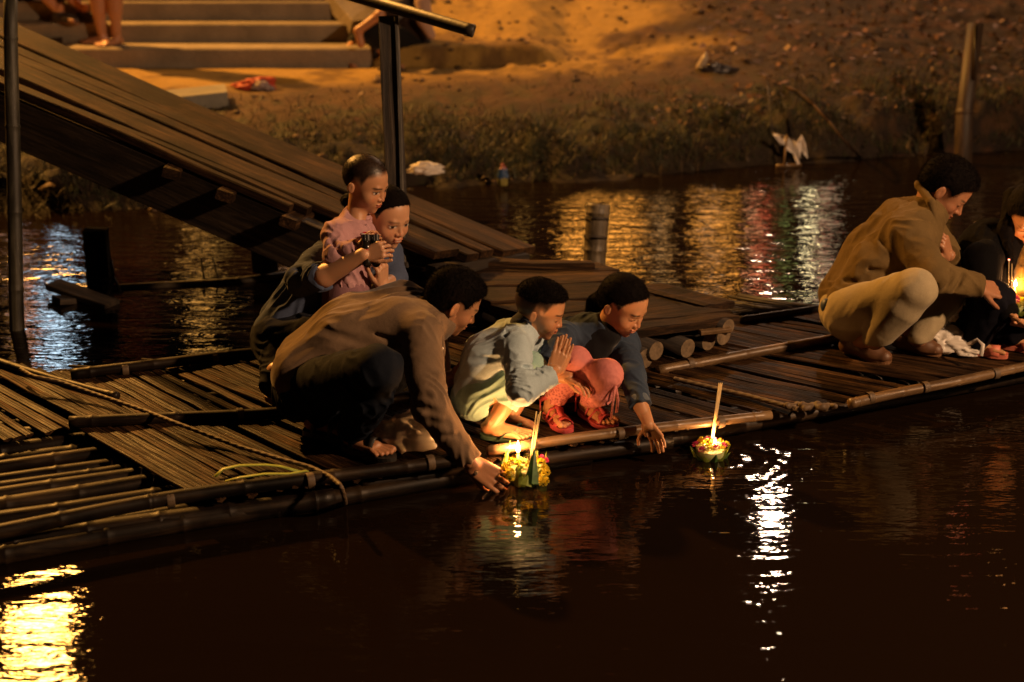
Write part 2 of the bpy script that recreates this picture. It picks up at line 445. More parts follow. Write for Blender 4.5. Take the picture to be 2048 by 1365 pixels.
    hs.it.append(('fn', np.array((-0.7, -0.7, -1.0)), np.array((0.7, 0.7, 0.8)), lambda X, Y, Z: cutf(X, Y, Z), None, 0.05, True, None))
    amp = dict(short=0.004, fade=0.003, buzz=0.002, up=0.003, long=0.008, thick=0.005)[hair]
    def hd(p):
        q = p.copy(); q[:, 2] -= 0.1
        r = np.linalg.norm(q, axis=1) + 1e-6; th_ = np.arctan2(q[:, 0], q[:, 1] + 0.3)
        a = np.stack([th_ * 10, q[:, 2] * 5 / 1, r * 4], 1) if hair not in ('up', 'long') else np.stack([q[:, 0] * 30, q[:, 1] * 5, q[:, 2] * 8], 1)
        return amp * vnoise(a * 2.3, seed) + amp * 0.8 * vnoise(p * (28 if hair != 'up' else 14), seed + 2)
    HV, HF = hs.mesh(0.013, disp=hd, pad=0.06)
    hn = fbm(HV * np.array([24, 8, 8]), seed + 1)[:, None]
    Cc = (HC * (1.0 + 0.6 * hn)).astype(np.float32)
    out.append((HV @ R * size + c, HF, np.clip(Cc, 0.001, 1)))
    return out
def hand(wrist, d, back, size, side=1, curl=(0.3, 0.3, 0.35, 0.4), thumb=(0.55, 0.75, -0.25), spread=0.06, h=0.0019, arm=None, arm_r=0.03, tcurl=0.35):
    """side=+1: thumb on the +x of (right = d x back)"""
    R = orth(d, back); c = np.asarray(wrist, float)
    s = Sdf(); k = 0.035
    kn = [(0.165, 0.47), (0.06, 0.50), (-0.055, 0.485), (-0.155, 0.44)]
    L = [0.40, 0.46, 0.42, 0.33]
    for i, (x, y) in enumerate(kn):
        s.cap((side * x * 0.62, 0.03, 0), (side * x, y, 0), 0.085, 0.070, k=0.05, flat=((0, 0, 1), 1.35))
    s.cap((side * 0.12, 0.08, -0.03), (side * 0.17, 0.30, -0.05), 0.09, 0.07, k=0.05)
    for i, (x, y) in enumerate(kn):
        a = curl[i]; p = np.array((side * x, y, 0.0)); ang = 0.35 * a; sx = side * spread * (1.5 - i) * 0.9
        r0 = 0.050 if i < 3 else 0.043
        for q, fr in enumerate((0.45, 0.30, 0.25)):
            ang_ = ang + (a if q else 0) * (1 + 0.8 * (q - 1) if q else 0)
            ang_ = a * (0.6, 1.5, 2.2)[q]
            dv = np.array((sx, math.cos(ang_), -math.sin(ang_))); dv /= np.linalg.norm(dv)
            e = p + dv * L[i] * fr
            s.cap(p, e, r0 - 0.004 * q, r0 - 0.004 * (q + 1), k=0.012 if q else 0.02); p = e
    t = np.array(thumb, float) * np.array((side, 1, 1)); t /= np.linalg.norm(t); p = np.array((side * 0.17, 0.14, -0.03))
    up_ = np.array((-side * 0.5, 0.6, -0.1))
    for q, ln in enumerate((0.22, 0.17, 0.14)):
        dv = t + up_ * tcurl * q; dv /= np.linalg.norm(dv); e = p + dv * ln
        s.cap(p, e, (0.062, 0.052, 0.046)[q], (0.052, 0.047, 0.040)[q], k=0.02); p = e
    if arm is not None:
        s.cap((0, 0.05, 0), R @ (np.asarray(arm, float) - c) / size, 0.125, arm_r / size, k=0.05, flat=None)
    V, F = s.mesh(h / size, pad=0.02)
    return V @ R * size + c, F
def foot(heel, toe, h=0.003, leg=None, leg_r=0.035, inner=1):
    """bare foot on the ground from heel to toe, with the ankle"""
    heel = np.asarray(heel, float); toe = np.asarray(toe, float); size = np.linalg.norm(toe - heel)
    R = orth(toe - heel, (0, 0, 1)); s = Sdf()
    s.ell((0, 0.13, 0.12), (0.13, 0.15, 0.125), k=0.05)
    s.cap((0.0, 0.2, 0.15), (inner * 0.03, 0.66, 0.10), 0.13, 0.10, k=0.06)
    s.cap((-inner * 0.07, 0.3, 0.09), (-inner * 0.09, 0.66, 0.08), 0.09, 0.08, k=0.06)
    xs = [0.13, 0.045, -0.03, -0.10, -0.165]; ys = [0.93, 0.95, 0.91, 0.86, 0.80]; rs = [0.062, 0.045, 0.042, 0.040, 0.038]
    for i in range(5):
        s.cap((inner * xs[i] * 0.85, 0.68, 0.09), (inner * xs[i], ys[i], rs[i] * 1.05), rs[i] * 1.05, rs[i], k=0.018)
    top = (0, 0.22, 0.42) if leg is None else R @ (np.asarray(leg, float) - heel) / size
    s.cap((0, 0.21, 0.20), top, 0.135, leg_r / size, k=0.08)
    s.sph((0.10, 0.2, 0.27), 0.05, k=0.06); s.sph((-0.10, 0.2, 0.25), 0.05, k=0.06)
    V, F = s.mesh(h / size, pad=0.05)
    return V @ R * size + heel, F
def ankle_of(heel, toe, z=0.075):
    heel = np.asarray(heel, float); toe = np.asarray(toe, float)
    return heel + (toe - heel) * 0.22 + np.array([0, 0, z])
def sole(heel, toe, t=0.014, w=0.42, z=0.0, grow=0.05, waist=0.85):
    heel = np.asarray(heel, float); toe = np.asarray(toe, float); size = np.linalg.norm(toe - heel); R = orth(toe - heel, (0, 0, 1))
    n = 28; out = []
    for i in range(n):
        a = 2 * math.pi * i / n; y = 0.5 - 0.5 * math.cos(a) * (1 + 2 * grow); wy = w / 2 * (0.80 + 0.25 * ss(0.3, 0.7, y))
        x = math.copysign(abs(math.sin(a)) ** 0.6, math.sin(a)) * wy * (1 - (1 - waist) * math.exp(-((y - 0.42) / 0.15) ** 2))
        out.append((x, y))
    V = [(x, y, zz) for zz in (z / size, (z + t) / size) for x, y in out]
    F = [tuple(range(n - 1, -1, -1)), tuple(range(n, 2 * n))] + [(i, (i + 1) % n, n + (i + 1) % n, n + i) for i in range(n)]
    V = np.array(V) @ R * size + heel
    return V, F
def strap(name, pts, w, t, material, parent, up=(0, 0, 1)):
    """flat band through world points"""
    pts = [np.asarray(p, float) for p in pts]; V = []; F = []
    for i, p in enumerate(pts):
        d = pts[min(i + 1, len(pts) - 1)] - pts[max(i - 1, 0)]; d /= np.linalg.norm(d)
        u = up(p) if callable(up) else np.asarray(up, float); s = np.cross(d, u); s /= np.linalg.norm(s) + 1e-9; nn = np.cross(s, d)
        for a, b in ((-1, -1), (1, -1), (1, 1), (-1, 1)): V.append(p + s * w / 2 * a + nn * t / 2 * b)
        if i:
            o = 4 * (i - 1)
            for q in range(4): F.append((o + q, o + (q + 1) % 4, o + 4 + (q + 1) % 4, o + 4 + q))
    F += [(3, 2, 1, 0), tuple(4 * (len(pts) - 1) + q for q in range(4))]
    return link_mesh(name, mesh_from(name, V, F, material, True), parent)
def arc_over(a, b, hgt, n=7, up=(0, 0, 1)):
    a = np.asarray(a, float); b = np.asarray(b, float); u = np.asarray(up, float)
    return [a + (b - a) * t + u * hgt * math.sin(math.pi * t) ** 0.7 for t in np.linspace(0, 1, n)]
def foot_frame(heel, toe):
    heel = np.asarray(heel, float); toe = np.asarray(toe, float); s = np.linalg.norm(toe - heel); R = orth(toe - heel, (0, 0, 1))
    return lambda x, y, z: np.array((x, y, z)) @ R * s + heel
def solid(name, s, h, material, parent, disp=None, color=None):
    V, F = s.mesh(h, disp=disp)
    return link_mesh(name, mesh_from(name, V, F, material, True, color), parent)
def body_mesh(parent, pieces, skin, heads=(), name='body'):
    """one continuous skin mesh: torso, limbs, head, hands, feet"""
    parts = [(v, f) for v, f in pieces]; cols = [np.tile(np.array(skin, np.float32), (len(v), 1)) * (1 + 0.08 * fbm(v * 18, 5)[:, None]) for v, f in pieces]
    for v, f, c in heads: parts.append((v, f)); cols.append(c)
    V, F = join(parts)
    return link_mesh(name, mesh_from(name, V, F, SKIN, True, np.concatenate(cols).astype(np.float32)), parent)
def person(loc, label, group=None):
    return empty('person', loc, label, 'person', group)
def hair_strands(parent, pts_dirs, length, width, seed=1):
    pass
V3 = lambda *a: np.array(a, float)
ZUP = V3(0, 0, 1)

def make_man():
    root = person(G(690, 900), 'squatting man in brown shirt and dark jeans reaching a lit float onto the water')
    skin = (0.42, 0.20, 0.10)
    pel, lum, che, nk = P(615, 738, 5.33), P(695, 670, 5.33), P(800, 645, 5.33), P(866, 640, 5.33)
    lat = V3(0, 1, 0)
    shn, shf = P(840, 668, 5.16), P(848, 632, 5.50)
    eln, wrn = P(860, 812, 5.06), P(940, 925, 5.09)
    elf, wrf = P(872, 765, 5.58), P(912, 755, 5.46)
    cloth = mat_cloth('brown_shirt_cloth', (0.20, 0.135, 0.085), sheen=0.15)
    s = Sdf()
    for q in (-1, 1):
        s.cap(pel + lat * .07 * q, lum + lat * .075 * q, .118, .108, k=.05); s.cap(lum + lat * .075 * q, che + lat * .09 * q, .108, .112, k=.05)
        s.cap(che + lat * .08 * q, nk + lat * .03 * q, .10, .07, k=.05)
    s.cap(shn, eln, .074, .060, k=.04); s.cap(eln, wrn, .060, .040, k=.025)
    s.cap(shf, elf, .074, .058, k=.04)
    s.cap(nk, P(878, 633, 5.33), .068, .066, k=.02)
    s.half(P(937, 921, 5.09), wrn - eln, .06); s.half(elf, elf - shf, .09)
    s.half(P(880, 625, 5.33), P(905, 600, 5.33) - P(868, 645, 5.33), .09)
    s.half(P(560, 775, 5.33), P(560, 800, 5.33) - P(560, 775, 5.33) + V3(0, 0, 0), .12)
    # creases: long diagonal drag folds and elbow folds
    for a, b, r in ((P(640, 655, 5.15), P(760, 700, 5.12), .010), (P(600, 715, 5.2), P(700, 705, 5.14), .009), (P(690, 640, 5.2), P(800, 690, 5.12), .010), (P(840, 700, 5.02), P(885, 760, 5.0), .008),
                    (P(835, 790, 5.0), P(890, 800, 4.99), .010), (P(838, 815, 5.0), P(895, 830, 4.99), .010), (P(845, 845, 5.0), P(900, 850, 5.01), .009), (P(850, 880, 5.01), P(915, 870, 5.03), .008)):
        s.cap(a, b, r, r * .6, k=.022, sub=True)
    f1 = folds((.9, 0, .35), .055, .0075, 3); f2 = folds((.15, .1, -1), .042, .0065, 8)
    ac = (shn + eln) / 2
    def disp(p):
        w = ss(0.0, .1, p[:, 0] - P(812, 700, 5.1)[0])[:]
        return f1(p) * (1 - w) + f2(p) * w
    sh = solid('shirt', s, .0042, cloth, root, disp)
    # collar flaps
    col = Sdf(); c0 = P(866, 612, 5.33)
    col.cap(P(866, 612, 5.30), P(884, 700, 5.20), .012, .010, k=.01, flat=((0, .8, .6), 1.0)); col.cap(P(878, 650, 5.24), P(888, 712, 5.19), .016, .004, k=.01)
    col.cap(P(862, 612, 5.36), P(856, 600, 5.42), .012, .010, k=.01); col.cap(P(866, 612, 5.30), P(862, 610, 5.38), .013, .012, k=.01)
    solid('collar', col, .003, cloth, root)
    bb = Sdf().cap(P(900, 668 + 28, 5.2), P(900, 669 + 28, 5.2), .001, .001)
    v, f = mesh_button(P(885, 697, 5.185), .0045)
    link_mesh('button', mesh_from('button', v, f, mat_simple('button_plastic', (.7, .62, .5), .3, bumpd=0), True), root)
    jean = mat_cloth('dark_denim', (0.009, 0.012, 0.020), rough=0.85, sheen=0.0)
    t = Sdf()
    hn, hf = P(628, 776, 5.23), P(640, 755, 5.44)
    knn, knf = P(757, 738, 4.88), P(778, 740, 5.22)
    hl1, to1 = G(690, 898), G(784, 924); hl2, to2 = G(612, 868), G(708, 884)
    an1, an2 = ankle_of(hl1, to1, .085), ankle_of(hl2, to2, .085)
    t.ell(P(617, 776, 5.33), (.125, .17, .12), k=.04)
    t.cap(hn, knn, .105, .076, k=.03); t.cap(hf, knf, .105, .076, k=.03)
    t.cap(knn, an1, .074, .055, k=.02); t.cap(knf, an2, .074, .055, k=.02)
    t.cap((knn * .6 + an1 * .4), (knn * .35 + an1 * .65), .078, .066, k=.03)
    t.half(an1 - V3(0, 0, .02), an1 - knn, .08); t.half(an2 - V3(0, 0, .02), an2 - knf, .08)
    g1 = folds((.5, -.6, -.7), .04, .006, 12)
    solid('jeans', t, .0045, jean, root, g1)
    # belt loop patch of blue shirt under the hem
    u = Sdf().cap(P(566, 752, 5.27), P(600, 756, 5.22), .03, .03, k=.01)
    solid('undershirt', u, .004, mat_cloth('blue_undershirt', (.10, .14, .22)), root, folds((0, 0, 1), .03, .004, 2))
    b = Sdf()
    b.cap(pel, lum, .09, .08, k=.04).cap(lum, che, .08, .09, k=.04).cap(che, nk, .085, .05, k=.04)
    b.cap(shn, eln, .04, .034).cap(eln, wrn, .034, .026).cap(shf, elf, .04, .034).cap(elf, wrf, .036, .026).cap(che, shn, .06, .04).cap(che, shf, .06, .04)
    b.cap(pel, hn, .08, .08).cap(pel, hf, .08, .08).cap(hn, knn, .07, .05).cap(hf, knf, .07, .05).cap(knn, an1, .045, .034).cap(knf, an2, .045, .034)
    b.cap(nk, P(895, 620, 5.33), .055, .055)
    pieces = [b.mesh(.007)]
    hd = P(990, 958, 5.10) - wrn
    pieces.append(hand(wrn + hd * .1, hd, V3(-.25, -.75, .55), .185, side=1, curl=(.35, .5, .6, .7), thumb=(.35, .9, -.25), arm=eln * .35 + wrn * .65, arm_r=.031))
    pieces.append(hand(wrf, P(960, 738, 5.42) - wrf, V3(.1, -.9, .2), .18, side=-1, curl=(.2, .2, .25, .3), arm=elf, arm_r=.038))
    pieces.append(foot(hl1 + V3(0, 0, .02), to1 + V3(0, 0, .02), leg=an1 + V3(0, 0, .05), leg_r=.04, inner=-1))
    pieces.append(foot(hl2 + V3(0, 0, .02), to2 + V3(0, 0, .02), leg=an2 + V3(0, 0, .05), leg_r=.04, inner=1))
    hh = head(P(905, 604, 5.34), (.80, .26, -.54), (.50, .12, .86), .240, P(868, 652, 5.33), skin=skin, hair='short', neck_r=.058, seed=11)
    body_mesh(root, pieces, skin, [hh[0]])
    link_mesh('hair', mesh_from('hair', *hh[1][:2], HAIR, True, hh[1][2]), root)
    fuzz(root, hh[1], 14000, .010, seed=2)
    sm = mat_simple('dark_rubber', (.02, .018, .016), .5)
    for a, c in ((hl1, to1), (hl2, to2)):
        v, f = sole(a, c, t=.02); so = link_mesh('sandal', mesh_from('sandal', v, f, sm, False), root)
        fr = foot_frame(a, c)
        strap('strap', arc_over(fr(-.19, .62, .09), fr(.19, .62, .09), .055), .03, .004, sm, so); strap('strap', arc_over(fr(-.17, .25, .10), fr(.17, .25, .10), .10), .02, .004, sm, so)
    return root
def mesh_button(c, r):
    V = []; F = []
    for i in range(10):
        a = 2 * math.pi * i / 10; V.append(c + V3(math.cos(a) * r, -.002, math.sin(a) * r))
    for i in range(10):
        a = 2 * math.pi * i / 10; V.append(c + V3(math.cos(a) * r, .002, math.sin(a) * r))
    F = [tuple(range(10)), tuple(range(19, 9, -1))] + [(i, 10 + i, 10 + (i + 1) % 10, (i + 1) % 10) for i in range(10)]
    return V, F
def fuzz(parent, hairmesh, n, length, seed=1, width=.0006, down=.35):
    """short strands over a hair volume so that its outline reads as hair: one stuff part"""
    V, F, C = hairmesh; V = np.asarray(V, np.float64); rng = np.random.default_rng(seed)
    q = F[rng.integers(0, len(F), n)]; a, b_, c, d = (V[q[:, i]] for i in range(4))
    w = rng.random((n, 2, 1)); p = (a * (1 - w[:, 0]) + b_ * w[:, 0]) * (1 - w[:, 1]) + (d * (1 - w[:, 0]) + c * w[:, 0]) * w[:, 1]
    nr = np.cross(b_ - a, d - a); nr /= np.linalg.norm(nr, axis=1, keepdims=True) + 1e-9
    cen = V.mean(0); nr *= np.sign(np.sum(nr * (p - cen), 1, keepdims=True))
    dr = nr * .55 + rng.normal(0, .35, (n, 3)) + np.array([0, 0, -down]); dr /= np.linalg.norm(dr, axis=1, keepdims=True)
    sd = np.cross(dr, rng.normal(0, 1, (n, 3))); sd /= np.linalg.norm(sd, axis=1, keepdims=True)
    L = length * (.5 + rng.random((n, 1)))
    v = np.concatenate([p - sd * width, p + sd * width, p + dr * L], 0); i = np.arange(n)
    f = np.stack([i, i + n, i + 2 * n], 1)
    o = link_mesh('hair_strands', mesh_from('hair_strands', v, f, HAIR, True, np.tile(np.array((.005, .0035, .003), np.float32), (3 * n, 1))), parent); o['kind'] = 'stuff'
    return o

def make_boy():
    root = person(G(990, 878), 'small boy in pale blue suit squatting with palms pressed together in prayer')
    skin = (0.50, 0.25, 0.12)
    pel, mid, che, nk = P(952, 772, 5.34), P(972, 722, 5.34), P(1020, 692, 5.34), P(1050, 662, 5.34)
    shn, shf = P(1030, 694, 5.24), P(1062, 682, 5.43)
    eln, wrn = P(1044, 782, 5.10), P(1100, 752, 5.17)
    elf, wrf = P(1090, 752, 5.45), P(1116, 748, 5.32)
    lat = V3(0, 1, 0)
    cl = mat_cloth('pale_blue_cotton', (0.50, 0.64, 0.72), sheen=.1)
    s = Sdf()
    for q in (-1, 1):
        s.cap(pel + lat * .04 * q, mid + lat * .045 * q, .078, .078, k=.03); s.cap(mid + lat * .045 * q, che + lat * .05 * q, .078, .076, k=.03)
        s.cap(che + lat * .05 * q, nk + lat * .015 * q, .066, .048, k=.03)
    s.cap(shn, eln, .054, .047, k=.025); s.cap(eln, wrn, .047, .037, k=.02); s.cap(shf, elf, .05, .04, k=.025); s.cap(elf, wrf, .04, .034, k=.02)
    s.half(wrn, wrn - eln, .05); s.half(wrf, wrf - elf, .05)
    s.half(P(1058, 650, 5.34), P(1075, 630, 5.34) - P(1050, 662, 5.34), .06)
    for a, b in ((P(940, 720, 5.22), P(1000, 715, 5.2)), (P(1050, 735, 5.12), P(1065, 775, 5.12)), (P(1062, 745, 5.14), P(1078, 778, 5.14)), (P(1012, 660, 5.24), P(1015, 735, 5.18)), (P(1030, 745, 5.12), P(1062, 748, 5.12))):
        s.cap(a, b, .007, .004, k=.016, sub=True)
    f1 = folds((.9, 0, .1), .035, .0045, 31); f2 = folds((.3, 0, -1), .026, .0048, 32)
    x0 = P(1010, 700, 5.2)[0]
    solid('shirt', s, .0036, cl, root, lambda p: np.where(p[:, 0] > x0, f2(p), f1(p)))
    nb = Sdf(); a0 = P(1048, 652, 5.34); dn = P(1075, 632, 5.34) - P(1050, 662, 5.34); dn = dn / np.linalg.norm(dn)
    solid('neckband', Sdf().cap(a0, a0 + dn * .012, .052, .049, k=.01), .0035, mat_cloth('dark_neckband', (.03, .035, .05)), root)
    pm = mat_cloth('pale_green_cotton', (0.38, 0.60, 0.55), sheen=.1)
    hn, hf = P(953, 795, 5.28), P(965, 785, 5.40)
    knn, knf = P(1064, 734, 5.27), P(1082, 726, 5.42)
    hl1, to1 = G(963, 874), G(1064, 886); hl2, to2 = G(1010, 850), G(1074, 866)
    an1, an2 = ankle_of(hl1, to1, .055), ankle_of(hl2, to2, .055)
    t = Sdf(); t.ell(P(952, 793, 5.34), (.086, .11, .082), k=.03)
    t.cap(hn, knn, .070, .050, k=.02); t.cap(hf, knf, .070, .050, k=.02)
    e1 = knn + (an1 - knn) * .66; e2 = knf + (an2 - knf) * .66
    t.cap(knn, e1, .047, .047, k=.02); t.cap(knf, e2, .05, .048, k=.02)
    t.half(e1, an1 - knn, .07); t.half(e2, an2 - knf, .07)
    t.cap(P(925, 790, 5.2), P(1010, 735, 5.14), .005, .004, k=.014, sub=True)
    solid('trousers', t, .0036, pm, root, folds((.7, 0, .55), .032, .0045, 33))
    b = Sdf(); b.cap(pel, che, .06, .06).cap(che, nk, .055, .035).cap(shn, eln, .03, .024).cap(eln, wrn, .024, .019).cap(shf, elf, .03, .024).cap(elf, wrf, .024, .02).cap(che, shn, .04, .03).cap(che, shf, .04, .03)
    b.cap(pel, hn, .05, .05).cap(pel, hf, .05, .05).cap(hn, knn, .045, .035).cap(hf, knf, .045, .035).cap(knn, an1, .038, .029).cap(knf, an2, .038, .029)
    pieces = [b.mesh(.006)]
    tip = P(1134, 676, 5.25)
    w1 = P(1109, 744, 5.225); w2 = P(1116, 742, 5.262)
    pieces.append(hand(w1, P(1131, 675, 5.235) - w1, V3(-.1, -1, .0), .132, side=-1, curl=(.03, .02, .03, .06), thumb=(-.15, .95, .05), spread=.045, arm=eln * .4 + wrn * .6, arm_r=.022, h=.0016, tcurl=.1))
    pieces.append(hand(w2, P(1137, 674, 5.268) - w2, V3(.1, 1, .0), .132, side=1, curl=(.03, .02, .03, .06), thumb=(-.15, .95, .05), spread=.045, arm=elf * .4 + wrf * .6, arm_r=.022, h=.0016, tcurl=.1))
    pieces.append(foot(hl1 + V3(0, 0, .016), to1 + V3(0, 0, .016), leg=an1 + (knn - an1) * .35, leg_r=.032, inner=-1, h=.0025))
    pieces.append(foot(hl2 + V3(0, 0, .016), to2 + V3(0, 0, .016), leg=an2 + (knf - an2) * .35, leg_r=.032, inner=1, h=.0025))
    hh = head(P(1080, 620, 5.33), (.92, -.16, -.34), (.33, -.05, .94), .213, P(1052, 664, 5.34), child=True, skin=skin, hair='fade', neck_r=.042, seed=21)
    body_mesh(root, pieces, skin, [hh[0]])
    link_mesh('hair', mesh_from('hair', *hh[1][:2], HAIR, True, hh[1][2]), root)
    fuzz(root, hh[1], 11000, .008, seed=3)
    fm = mat_simple('green_rubber', (.06, .11, .07), .55)
    for a, c in ((hl1, to1), (hl2, to2)):
        v, f = sole(a, c, t=.014, w=.40, grow=.03); so = link_mesh('flip_flop', mesh_from('flip_flop', v, f, fm, False), root)
        fr = foot_frame(a, c); tp = fr(-.04, .80, .12)
        strap('strap', [fr(-.19, .40, .06), fr(-.15, .52, .20), fr(-.09, .68, .24), tp], .016, .004, fm, so); strap('strap', [fr(.19, .40, .06), fr(.15, .52, .20), fr(.07, .68, .24), tp], .016, .004, fm, so)
    return root

def make_girl():
    root = person(G(1160, 840), 'girl in denim jacket and pink leggings dipping one hand in the water')
    skin = (0.52, 0.26, 0.13)
    pel, che, nk = P(1128, 762, 5.68), P(1172, 682, 5.55), P(1212, 655, 5.50)
    shr, shl = P(1128, 672, 5.46), P(1246, 690, 5.60)
    ell, cul, wrl = P(1264, 752, 5.38), P(1281, 812, 5.30), P(1297, 850, 5.26)
    elr, wrr = P(1086, 745, 5.36), P(1138, 757, 5.31)
    den = mat_cloth('denim', (0.045, 0.065, 0.105), rough=.8, sheen=.05)
    s = Sdf()
    s.cap(pel, che, .10, .098, k=.03); s.cap(P(1145, 690, 5.6), P(1195, 700, 5.6), .10, .09, k=.03); s.cap(che, nk, .082, .06, k=.03)
    s.cap(che, shl, .06, .052, k=.03)
    s.cap(shr, elr, .052, .042, k=.025); s.cap(elr, elr * .6 + wrr * .4, .042, .036, k=.02); s.cap(shl, ell, .058, .046, k=.025); s.cap(ell, cul, .045, .038, k=.02)
    s.half(cul, cul - ell, .055); s.half(elr * .6 + wrr * .4, wrr - elr, .05)
    s.half(nk + V3(.005, 0, .02), P(1235, 630, 5.47) - nk, .07)
    # open front
    s.cap(P(1222, 675, 5.36), P(1195, 745, 5.36), .028, .035, k=.01, sub=True)
    solid('jacket', s, .0038, den, root, folds((.3, .1, -1), .034, .0045, 41))
    tee = mat_cloth('black_tshirt', (.012, .012, .014))
    solid('tshirt', Sdf().cap(pel, P(1178, 690, 5.54), .085, .085, k=.03).cap(P(1178, 690, 5.54), P(1212, 668, 5.49), .08, .055, k=.03), .005, tee, root, folds((0, 0, 1), .04, .003, 4))
    den2 = mat_cloth('faded_denim', (0.13, 0.16, 0.20), rough=.8)
    c1 = Sdf(); c1.cap(P(1262, 690, 5.50), P(1283, 684, 5.54), .010, .008, k=.01, flat=((.3, -.8, .5), 2.2)); c1.cap(P(1254, 716, 5.46), P(1276, 690, 5.50), .014, .012, k=.01, flat=((.3, -.8, .5), 2.4))
    c1.cap(P(1168, 642, 5.43), P(1182, 668, 5.40), .020, .008, k=.01, flat=((.2, -.8, .5), 2.8)); c1.cap(P(1160, 636, 5.46), P(1204, 634, 5.46), .012, .012, k=.01, flat=((.2, -.6, .7), 2.0))
    strap('pocket_flap', [P(1240, 722, 5.50), P(1256, 730, 5.48)], .028, .004, den2, root, up=(.2, -.9, .4)); strap('seam', [P(1234, 728, 5.50), P(1250, 700, 5.53)], .004, .003, den2, root, up=(.2, -.9, .4))
    cf = Sdf(); dd = (cul - ell) / np.linalg.norm(cul - ell); cf.cap(cul - dd * .028, cul - dd * .002, .0405, .0395, k=.005); cf.half(cul + dd * 0, dd, .06); cf.half(cul - dd * .03, -dd, .06)
    solid('cuff', cf, .003, den2, root)
    pink, n_, l_, b_ = new_mat('pink_leggings_knit'); mp_ = mapping(n_, l_, (1, 1, 1), rand=False)
    vo = n_.new('ShaderNodeTexVoronoi'); vo.inputs['Scale'].default_value = 95; l_.new(mp_.outputs[0], vo.inputs['Vector']); nz = noise_tex(n_, l_, mp_, 14, 4, .6)
    sp_ = n_.new('ShaderNodeSeparateXYZ'); ge_ = n_.new('ShaderNodeNewGeometry'); l_.new(ge_.outputs['Position'], sp_.inputs[0]); mr_ = n_.new('ShaderNodeMapRange'); mr_.inputs['From Min'].default_value = .30; mr_.inputs['From Max'].default_value = .22; l_.new(sp_.outputs['Z'], mr_.inputs['Value'])
    r1 = ramp(n_, [(.25, (.34, .09, .09)), (.5, (.62, .22, .20))]); l_.new(vo.outputs['Distance'], r1.inputs[0]); r2 = ramp(n_, [(.35, (.50, .155, .145)), (.65, (.64, .22, .20))]); l_.new(nz.outputs[0], r2.inputs[0])
    mx_ = n_.new('ShaderNodeMix'); mx_.data_type = 'RGBA'; l_.new(mr_.outputs[0], mx_.inputs['Factor']); l_.new(r2.outputs[0], mx_.inputs['A']); l_.new(r1.outputs[0], mx_.inputs['B']); l_.new(mx_.outputs['Result'], b_.inputs['Base Color']); b_.inputs['Roughness'].default_value = .8
    bump(n_, l_, vo.outputs['Distance'], .6, .0012, b_.inputs['Normal'])
    knr, knl = P(1153, 722, 5.34), P(1214, 750, 5.26)
    hr, hl_ = P(1108, 758, 5.60), P(1138, 752, 5.44)
    hA, tA = G(1093, 832), G(1136, 866); hB, tB = G(1163, 826), G(1226, 861)
    anA, anB = ankle_of(hA, tA, .06), ankle_of(hB, tB, .06)
    e2_ = knl + (anB - knl) * .88
    t = Sdf(); t.ell(P(1130, 775, 5.68), (.09, .09, .08), k=.03); t.cap(hr, knr, .060, .046, k=.02); t.cap(hl_, knl, .060, .054, k=.015)
    t.cap(knl, P(1200, 784, 5.29), .052, .046, k=.02); t.cap(P(1200, 784, 5.29), e2_, .046, .038, k=.02); t.cap(knr, knr + (anA - knr) * .4, .046, .044, k=.02)
    t.cap(P(1168, 776, 5.30), P(1196, 786, 5.22), .010, .006, k=.02, sub=True); t.cap(P(1240, 740, 5.18), P(1234, 775, 5.2), .004, .003, k=.012, sub=True)
    e1 = knr + (anA - knr) * .86; e2 = knl + (anB - knl) * .86
    t.cap(knr, e1, .045, .040, k=.02); t.half(e1, anA - knr, .06); t.half(e2, anB - knl, .06)
    f3 = folds((.9, .2, 0), .022, .0035, 43); zc = P(1150, 780, 5.35)[2]
    solid('leggings', t, .0036, pink, root, lambda p: f3(p) * (0.30 + 1.0 * ss(zc + .03, zc - .03, p[:, 2])))
    b = Sdf(); b.cap(pel, che, .07, .07).cap(che, nk, .06, .038).cap(shl, ell, .03, .026).cap(ell, wrl, .028, .021).cap(shr, elr, .03, .026).cap(elr, wrr, .028, .022).cap(che, shr, .04, .03).cap(che, shl, .04, .03)
    b.cap(pel, hr, .05, .05).cap(pel, hl_, .05, .05).cap(hr, knr, .04, .04).cap(hl_, knl, .04, .04).cap(knr, anA, .036, .028).cap(knl, anB, .036, .028)
    pieces = [b.mesh(.006)]
    pieces.append(hand(wrl, P(1324, 894, 5.33) - wrl, V3(.25, .75, .45), .138, side=-1, curl=(.35, .22, .3, .4), thumb=(.75, .6, -.2), spread=.09, arm=cul, arm_r=.027))
    pieces.append(hand(wrr, P(1184, 776, 5.24) - wrr, V3(.25, -.15, .95), .125, side=1, curl=(.45, .5, .55, .6), thumb=(.3, .9, -.3), arm=elr, arm_r=.028))
    for a, c, i, an, kn in ((hA, tA, 1, anA, knr), (hB, tB, -1, anB, knl)):
        pieces.append(foot(a + V3(0, 0, .016), c + V3(0, 0, .016), leg=an + (kn - an) * .2, leg_r=.03, inner=i, h=.0025))
    hh = head(P(1246, 611, 5.46), (.70, -.56, -.44), (.36, -.25, .9), .222, P(1212, 662, 5.50), child=True, skin=skin, hair='up', eyes='down', smile=True, neck_r=.04, seed=31)
    body_mesh(root, pieces, skin, [hh[0]])
    hp = Sdf(); V, F, C = hh[1]
    tail = Sdf().cap(P(1213, 590, 5.56), P(1192, 606, 5.64), .034, .03, k=.02).cap(P(1192, 606, 5.64), P(1176, 632, 5.66), .03, .016, k=.02)
    tv, tf = tail.mesh(.0035, disp=folds((-.4, .3, -1), .012, .003, 6))
    tc = np.tile(np.array((.0045, .003, .0024), np.float32), (len(tv), 1)); VV, FF = join([(V, F), (tv, tf)])
    link_mesh('hair', mesh_from('hair', VV, FF, HAIR, True, np.concatenate([C, tc])), root)
